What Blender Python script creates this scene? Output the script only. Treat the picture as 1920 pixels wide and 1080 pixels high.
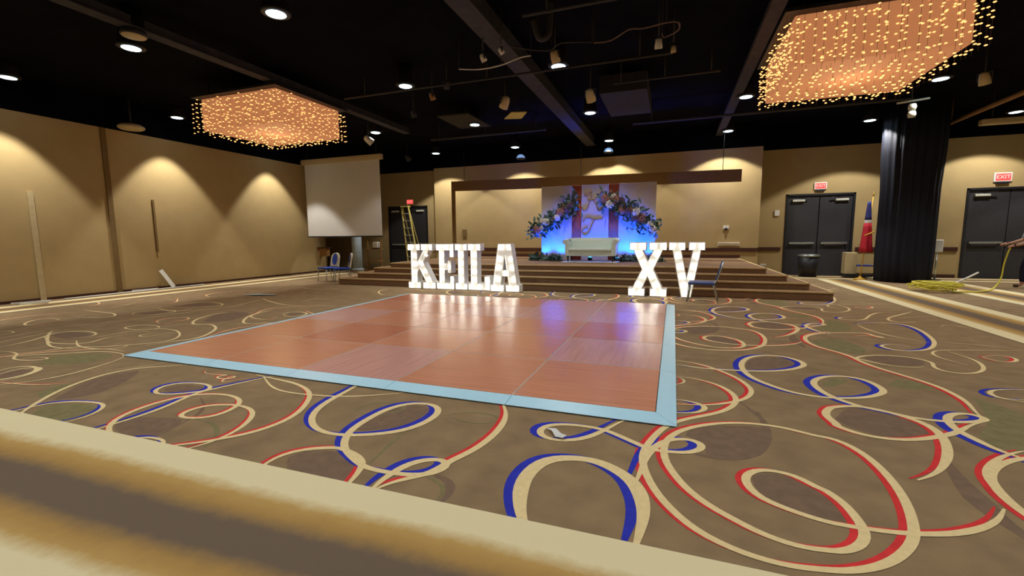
import bpy, bmesh, math, random, json
from mathutils import Vector, Matrix
random.seed(7)
for o in list(bpy.data.objects): bpy.data.objects.remove(o)
S = bpy.context.scene; C = S.collection
PI = math.pi

# ---------------------------------------------------------------- camera, world, lights
cam = bpy.data.objects.new('camera', bpy.data.cameras.new('camera')); C.objects.link(cam)
Mc = Matrix(((0.940247259498704, -0.03100164499865575, 0.3390781458787255),
             (0.340389281291795, 0.11009290286005251, -0.9338172679499466),
             (-0.008380225941594398, 0.9934376934399181, 0.11406717786437721)))
cam.matrix_world = Matrix.Translation((0, 0, 1.3)) @ Mc.to_4x4()
cam.data.sensor_width = 36; cam.data.lens = 36 * 831.2442 / 1920
cam.data.clip_start = 0.05; cam.data.clip_end = 100
S.camera = cam
W = bpy.data.worlds.new('World'); S.world = W; W.use_nodes = True
W.node_tree.nodes['Background'].inputs[0].default_value = (0.88, 0.94, 1.0, 1)
W.node_tree.nodes['Background'].inputs[1].default_value = 0.035
S.view_settings.view_transform = 'Standard'; S.view_settings.look = 'None'
S.view_settings.exposure = 0.85; S.view_settings.gamma = 1; S.view_settings.use_curve_mapping = False
CAN_POWER = 68.0; WASH_POWER = 185.0
CAN_COLOR = (1.0, 0.96, 0.90)

# ---------------------------------------------------------------- materials
def lin(c):
    return tuple(((v/255)/12.92 if v/255 <= .04045 else ((v/255+.055)/1.055)**2.4) for v in c) + (1,)
def mat(name, rgb, rough=.7, metal=0, noise=.08, scale=14, bump=0, emit=0, emit_rgb=None, spec=.4, detail=3, coat=0):
    m = bpy.data.materials.new(name); m.use_nodes = True; nt = m.node_tree; N = nt.nodes; L = nt.links
    b = N['Principled BSDF']; col = lin(rgb)
    b.inputs['Roughness'].default_value = rough; b.inputs['Metallic'].default_value = metal
    b.inputs['Specular IOR Level'].default_value = spec
    b.inputs['Coat Weight'].default_value = coat; b.inputs['Coat Roughness'].default_value = .12
    tc = N.new('ShaderNodeTexCoord'); nz = N.new('ShaderNodeTexNoise')
    nz.inputs['Scale'].default_value = scale; nz.inputs['Detail'].default_value = detail
    L.new(tc.outputs['Object'], nz.inputs['Vector'])
    r = N.new('ShaderNodeValToRGB'); r.color_ramp.elements[0].position = .3; r.color_ramp.elements[1].position = .7
    r.color_ramp.elements[0].color = tuple(c*(1-noise) for c in col[:3])+(1,)
    r.color_ramp.elements[1].color = tuple(min(1, c*(1+noise)) for c in col[:3])+(1,)
    L.new(nz.outputs['Fac'], r.inputs['Fac']); L.new(r.outputs['Color'], b.inputs['Base Color'])
    if bump:
        bp = N.new('ShaderNodeBump'); bp.inputs['Strength'].default_value = bump; bp.inputs['Distance'].default_value = .01
        L.new(nz.outputs['Fac'], bp.inputs['Height']); L.new(bp.outputs['Normal'], b.inputs['Normal'])
    if emit:
        b.inputs['Emission Color'].default_value = lin(emit_rgb or rgb); b.inputs['Emission Strength'].default_value = emit
    return m
M = {}
M['carpet'] = mat('carpet_brown', (144, 122, 92), .95, noise=.16, scale=5, spec=.1, detail=8)
M['cream'] = mat('carpet_cream', (232, 210, 158), .95, noise=.06, scale=30, spec=.1)
M['red'] = mat('carpet_red', (215, 62, 62), .95, noise=.1, spec=.1)
M['blue'] = mat('carpet_blue', (50, 58, 178), .95, noise=.1, spec=.1)
M['cdark'] = mat('carpet_umber', (126, 104, 86), .95, noise=.1, spec=.1)
M['colive'] = mat('carpet_olive', (130, 122, 86), .95, noise=.12, spec=.1)
M['step'] = mat('stair_carpet', (136, 108, 82), .95, noise=.12, scale=25, spec=.1)
M['nosing'] = mat('stair_nosing', (205, 180, 128), .8, noise=.06)
M['wall'] = mat('wall_vinyl_tan', (176, 153, 106), .8, noise=.035, scale=3, spec=.25)
M['walld'] = mat('wall_seam_brown', (120, 96, 56), .8)
M['pilaster'] = mat('brown_panel', (128, 98, 52), .8)
M['rail'] = mat('dark_chair_rail', (70, 38, 26), .5)
M['black'] = mat('black_plenum', (9, 9, 15), .95, noise=.5, scale=2.2, spec=.05)
M['beam'] = mat('dark_grey_beam', (52, 50, 53), .85, noise=.25, scale=6)
M['pipe'] = mat('grey_pipe', (48, 46, 42), .7, noise=.2)
M['door'] = mat('charcoal_door', (48, 47, 50), .6, noise=.1)
M['dark'] = mat('dark_metal', (30, 30, 34), .5)
M['chrome'] = mat('brushed_metal', (190, 200, 198), .3, .85)
M['white'] = mat('white_paint', (228, 228, 220), .5, noise=.02)
M['screen'] = mat('projection_fabric', (208, 205, 198), .85, noise=.02, scale=2)
M['letter'] = mat('letter_white', (248, 248, 246), .45, noise=.02, emit=0)
M['bulb'] = mat('letter_bulb', (255, 244, 214), .4, emit=3.3, emit_rgb=(255, 251, 238))
M['can'] = mat('downlight_lens', (225, 245, 255), .4, emit=5, emit_rgb=(205, 238, 255))
M['canrim'] = mat('downlight_trim', (22, 22, 24), .5)
M['dome'] = mat('dome_light_pool', (120, 150, 200), .5, emit=.35, emit_rgb=(140, 175, 225))  # emits the bluish light pools reflected above the stage wall
M['tile'] = mat('olive_tile', (52, 48, 26), .9)
M['duct'] = mat('dark_duct', (34, 33, 36), .8, noise=.2)
M['cord'] = mat('brown_cord', (104, 84, 72), .7)
M['wire'] = mat('strand_wire', (90, 60, 40), .6)
M['string'] = mat('string_bulb', (255, 215, 150), .4, emit=.95, emit_rgb=(255, 184, 112))
M['bulb_glow'] = mat('peach_bulb_glow', (120, 90, 66), .8, noise=.1, scale=3, emit=.38, emit_rgb=(206, 132, 84))  # glow of the blurred bulbs, put into an added box
M['sofa'] = mat('sofa_leatherette', (226, 240, 228), .45, noise=.03)
M['drape'] = mat('black_drape', (9, 15, 32), .75, noise=.3)
M['panelw'] = mat('backdrop_white', (205, 192, 178), .7, noise=.03, scale=2)
M['rust'] = mat('backdrop_rust', (188, 92, 62), .7)
M['gold'] = mat('gold_script', (188, 134, 84), .5)
M['leaf'] = mat('garland_leaf', (62, 86, 64), .7, noise=.35, scale=9)
M['leaf2'] = mat('eucalyptus_leaf', (112, 140, 128), .7, noise=.2, scale=9)
M['flw'] = mat('flower_white', (225, 220, 215), .7); M['flp'] = mat('flower_dusty_pink', (172, 120, 108), .7); M['flm'] = mat('flower_mauve', (110, 84, 92), .7)
M['uplight'] = mat('uplight_lens', (60, 150, 255), .4, emit=9, emit_rgb=(40, 140, 255))
M['chairblue'] = mat('blue_upholstery', (40, 72, 170), .8, noise=.12, scale=20)
M['steelblue'] = mat('steel_blue_upholstery', (74, 90, 146), .8, noise=.1)
M['chaircream'] = mat('cream_chair_cover', (216, 212, 186), .7)
M['ladder'] = mat('fibreglass_yellow', (202, 186, 100), .6); M['rung'] = mat('aluminium_rung', (205, 206, 190), .5)
M['exit'] = mat('exit_face', (255, 60, 60), .5, emit=.8, emit_rgb=(255, 62, 58)); M['exitl'] = mat('exit_letters', (255, 190, 180), .5, emit=.6, emit_rgb=(255, 150, 140))
M['beige'] = mat('beige_plastic', (190, 172, 130), .6)
M['yellow'] = mat('yellow_cable', (214, 204, 74), .6)
M['flagr'] = mat('flag_red', (186, 30, 50), .7); M['flagb'] = mat('flag_blue', (60, 66, 140), .7); M['flagg'] = mat('flag_gold', (214, 166, 50), .5)
M['skin'] = mat('skin', (190, 140, 112), .6); M['shirt'] = mat('pale_blue_shirt', (192, 208, 228), .8, bump=.2); M['trousers'] = mat('navy_trousers', (24, 28, 58), .8); M['hair'] = mat('dark_hair', (36, 26, 20), .6); M['shoe'] = mat('brown_shoe', (96, 72, 52), .5)
M['paper'] = mat('paper_scrap', (220, 222, 222), .8); M['tapeblue'] = mat('pale_blue_paper', (176, 206, 208), .8)
M['ramp'] = mat('floor_edge_ramp', (186, 232, 255), .35, noise=.02)  # white edging; the blue of cool light is put into its colour
M['seam'] = mat('panel_seam_metal', (206, 190, 176), .35, .3)
M['wood'] = mat('light_wood', (150, 112, 66), .7)
M['colwhite'] = mat('column_white', (190, 206, 214), .6)

def wood_mat(name, rgb, along_x=True):
    m = mat(name, rgb, .22, noise=.1, scale=3, spec=.5, detail=6)
    N = m.node_tree.nodes; L = m.node_tree.links
    mp = N.new('ShaderNodeMapping'); nz = [n for n in N if n.type == 'TEX_NOISE'][0]; tc = [n for n in N if n.type == 'TEX_COORD'][0]
    mp.inputs['Scale'].default_value = (.5, 9, 1) if along_x else (9, .5, 1)
    L.new(tc.outputs['Object'], mp.inputs['Vector']); L.new(mp.outputs['Vector'], nz.inputs['Vector'])
    return m
M['woodA'] = wood_mat('parquet_orange', (212, 144, 112)); M['woodSheen'] = wood_mat('parquet_rose_sheen', (210, 156, 144), False); M['woodC'] = wood_mat('parquet_rust', (202, 128, 98))  # rose variant paints the reflected pink sheen as a wood tint

def border_mat():
    m = mat('carpet_border_stripes', (200, 180, 130), .95, spec=.1); nt = m.node_tree; N = nt.nodes; L = nt.links
    b = N['Principled BSDF']; uv = N.new('ShaderNodeUVMap'); uv.uv_map = 'UVMap'; sp = N.new('ShaderNodeSeparateXYZ'); L.new(uv.outputs['UV'], sp.inputs[0])
    tc = [n for n in N if n.type == 'TEX_COORD'][0]
    nz = N.new('ShaderNodeTexNoise'); nz.inputs['Scale'].default_value = 9; nz.inputs['Detail'].default_value = 6; nz.inputs['Roughness'].default_value = .7; L.new(tc.outputs['Object'], nz.inputs['Vector'])
    mm = N.new('ShaderNodeMath'); mm.operation = 'MULTIPLY_ADD'; mm.inputs[1].default_value = .085; L.new(nz.outputs['Fac'], mm.inputs[0])
    sb = N.new('ShaderNodeMath'); sb.operation = 'SUBTRACT'; sb.inputs[1].default_value = .0425; L.new(sp.outputs['Y'], sb.inputs[0]); L.new(sb.outputs[0], mm.inputs[2])
    r = N.new('ShaderNodeValToRGB'); L.new(mm.outputs[0], r.inputs['Fac']); cr = r.color_ramp
    st = [(0, (230, 218, 176)), (.17, (230, 218, 176)), (.25, (190, 156, 94)), (.33, (172, 138, 82)), (.42, (114, 99, 84)), (.58, (114, 99, 84)), (.67, (172, 138, 82)), (.75, (190, 156, 94)), (.83, (230, 218, 176)), (1, (230, 218, 176))]
    cr.elements[0].position = 0; cr.elements[0].color = lin(st[0][1]); cr.elements[1].position = 1; cr.elements[1].color = lin(st[-1][1])
    for p, c in st[1:-1]: e = cr.elements.new(p); e.color = lin(c)
    L.new(r.outputs['Color'], b.inputs['Base Color'])
    return m
M['border'] = border_mat()

# ---------------------------------------------------------------- helpers
class MB:
    def __init__(s): s.bm = bmesh.new(); s.mats = []
    def mi(s, m):
        m = M[m] if isinstance(m, str) else m
        if m not in s.mats: s.mats.append(m)
        return s.mats.index(m)
    def _tag(s, faces, m, smooth=False):
        i = s.mi(m)
        for f in faces: f.material_index = i; f.smooth = smooth
    def box(s, x0, x1, y0, y1, z0, z1, m, bev=0, xf=None):
        r = bmesh.ops.create_cube(s.bm, size=1)['verts']
        mt = Matrix.Translation(((x0+x1)/2, (y0+y1)/2, (z0+z1)/2)) @ Matrix.Diagonal((abs(x1-x0), abs(y1-y0), abs(z1-z0), 1))
        bmesh.ops.transform(s.bm, verts=r, matrix=mt)
        fs = {f for v in r for f in v.link_faces}
        if bev:
            es = {e for v in r for e in v.link_edges}
            q = bmesh.ops.bevel(s.bm, geom=list(es), offset=bev, segments=3, affect='EDGES', profile=.5)
            fs = {f for f in q['faces']} | {f for f in fs if f.is_valid}
            r = list({v for f in fs for v in f.verts})
        if xf is not None: bmesh.ops.transform(s.bm, verts=r, matrix=xf)
        s._tag(fs, m); return s
    def bar(s, a, b, w, h, m, up=(0, 0, 1)):
        a = Vector(a); b = Vector(b); d = b-a; L = d.length; d.normalize(); u = Vector(up)
        if abs(d.dot(u)) > .98: u = Vector((0, 1, 0))
        sx = d.cross(u).normalized(); uz = sx.cross(d)
        mt = Matrix.Translation((a+b)/2) @ Matrix((sx, d, uz)).transposed().to_4x4()
        return s.box(-w/2, w/2, -L/2, L/2, -h/2, h/2, m, xf=mt)
    def tube(s, pts, r, m, n=8, smooth=True, cap=True, closed=False):
        pts = [Vector(p) for p in pts]; rs = r if isinstance(r, (list, tuple)) else [r]*len(pts); rings = []; prev = None
        for i, p in enumerate(pts):
            t = (pts[min(i+1, len(pts)-1)]-pts[max(i-1, 0)])
            t = t.normalized() if t.length > 1e-9 else Vector((0, 0, 1))
            u = prev if prev is not None else (Vector((0, 0, 1)) if abs(t.z) < .9 else Vector((1, 0, 0)))
            u = (u-t*u.dot(t)); u = u.normalized() if u.length > 1e-6 else t.orthogonal().normalized(); v = t.cross(u); prev = u
            rings.append([s.bm.verts.new(p+(u*math.cos(2*PI*k/n)+v*math.sin(2*PI*k/n))*rs[i]) for k in range(n)])
        fs = []
        for a, b in zip(rings, rings[1:]):
            for k in range(n): fs.append(s.bm.faces.new((a[k], a[(k+1) % n], b[(k+1) % n], b[k])))
        s._tag(fs, m, smooth)
        if cap: s._tag([s.bm.faces.new(rings[0][::-1]), s.bm.faces.new(rings[-1])], m)
        return s
    def lathe(s, prof, m, c=(0, 0, 0), n=24, smooth=True, fn=None):
        rings = []
        for r, z in prof:
            rings.append([s.bm.verts.new((c[0]+r*(fn(k, z) if fn else 1)*math.cos(2*PI*k/n), c[1]+r*(fn(k, z) if fn else 1)*math.sin(2*PI*k/n), c[2]+z)) for k in range(n)])
        fs = []
        for a, b in zip(rings, rings[1:]):
            for k in range(n): fs.append(s.bm.faces.new((a[k], a[(k+1) % n], b[(k+1) % n], b[k])))
        s._tag(fs, m, smooth)
        s._tag([s.bm.faces.new(rings[0][::-1]), s.bm.faces.new(rings[-1])], m)
        return s
    def ball(s, c, r, m, seg=10, sc=(1, 1, 1)):
        q = bmesh.ops.create_uvsphere(s.bm, u_segments=seg, v_segments=max(4, seg//2), radius=r)['verts']
        bmesh.ops.transform(s.bm, verts=q, matrix=Matrix.Translation(c) @ Matrix.Diagonal((*sc, 1)))
        s._tag({f for v in q for f in v.link_faces}, m, True); return s
    def poly(s, pts, m):
        try: f = s.bm.faces.new([s.bm.verts.new(p) for p in pts]); s._tag([f], m)
        except ValueError: pass
        return s
    def prism(s, pts, axis_d, m, smooth=False):
        a = [s.bm.verts.new(p) for p in pts]; d = Vector(axis_d); b = [s.bm.verts.new(Vector(p)+d) for p in pts]; n = len(pts)
        fs = [s.bm.faces.new((a[k], a[(k+1) % n], b[(k+1) % n], b[k])) for k in range(n)]
        s._tag(fs, m, smooth); s._tag([s.bm.faces.new(a[::-1]), s.bm.faces.new(b)], m); return s
    def build(s, name, parent=None, loc=None, label=None, recalc=True):
        if recalc: bmesh.ops.recalc_face_normals(s.bm, faces=s.bm.faces[:])
        me = bpy.data.meshes.new(name); s.bm.to_mesh(me); s.bm.free()
        for m in s.mats: me.materials.append(m)
        o = bpy.data.objects.new(name, me); C.objects.link(o)
        if parent: o.parent = parent
        if loc: o.location = loc
        if label: o['label'] = label
        return o
def tag(o, label, cat, group=None, kind=None):
    o['label'] = label; o['category'] = cat
    if group: o['group'] = group
    if kind: o['kind'] = kind
    return o
def thing(name, label, cat, loc=(0, 0, 0), rz=0, group=None):
    o = bpy.data.objects.new(name, None); C.objects.link(o); o.empty_display_size = .1
    o.location = loc; o.rotation_euler = (0, 0, rz); return tag(o, label, cat, group)
def struct(o, label=None):
    o['kind'] = 'structure'
    if label: o['label'] = label
    return o
def copy_tree(o, parent=None):
    c = o.copy(); C.objects.link(c); c.parent = parent
    for ch in list(o.children): copy_tree(ch, c)
    return c
def catmull(P, step=.03):
    P = [Vector(p) for p in P]; out = []
    for i in range(len(P)-1):
        p0, p1, p2, p3 = P[max(i-1, 0)], P[i], P[i+1], P[min(i+2, len(P)-1)]
        n = max(2, int((p2-p1).length/step))
        for k in range(n):
            t = k/n
            out.append(.5*((2*p1)+(p2-p0)*t+(2*p0-5*p1+4*p2-p3)*t*t+(3*p1-p0-3*p2+p3)*t**3))
    out.append(P[-1]); return out
def text_mesh(txt, size, m, extrude=.004):
    cu = bpy.data.curves.new('txt', 'FONT'); cu.body = txt; cu.size = size; cu.extrude = extrude; cu.align_x = 'CENTER'; cu.align_y = 'CENTER'
    t = bpy.data.objects.new('txt', cu); C.objects.link(t); dg = bpy.context.evaluated_depsgraph_get(); dg.update()
    me = bpy.data.meshes.new_from_object(t.evaluated_get(dg)); bpy.data.objects.remove(t); me.materials.clear(); me.materials.append(m)
    return me

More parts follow.
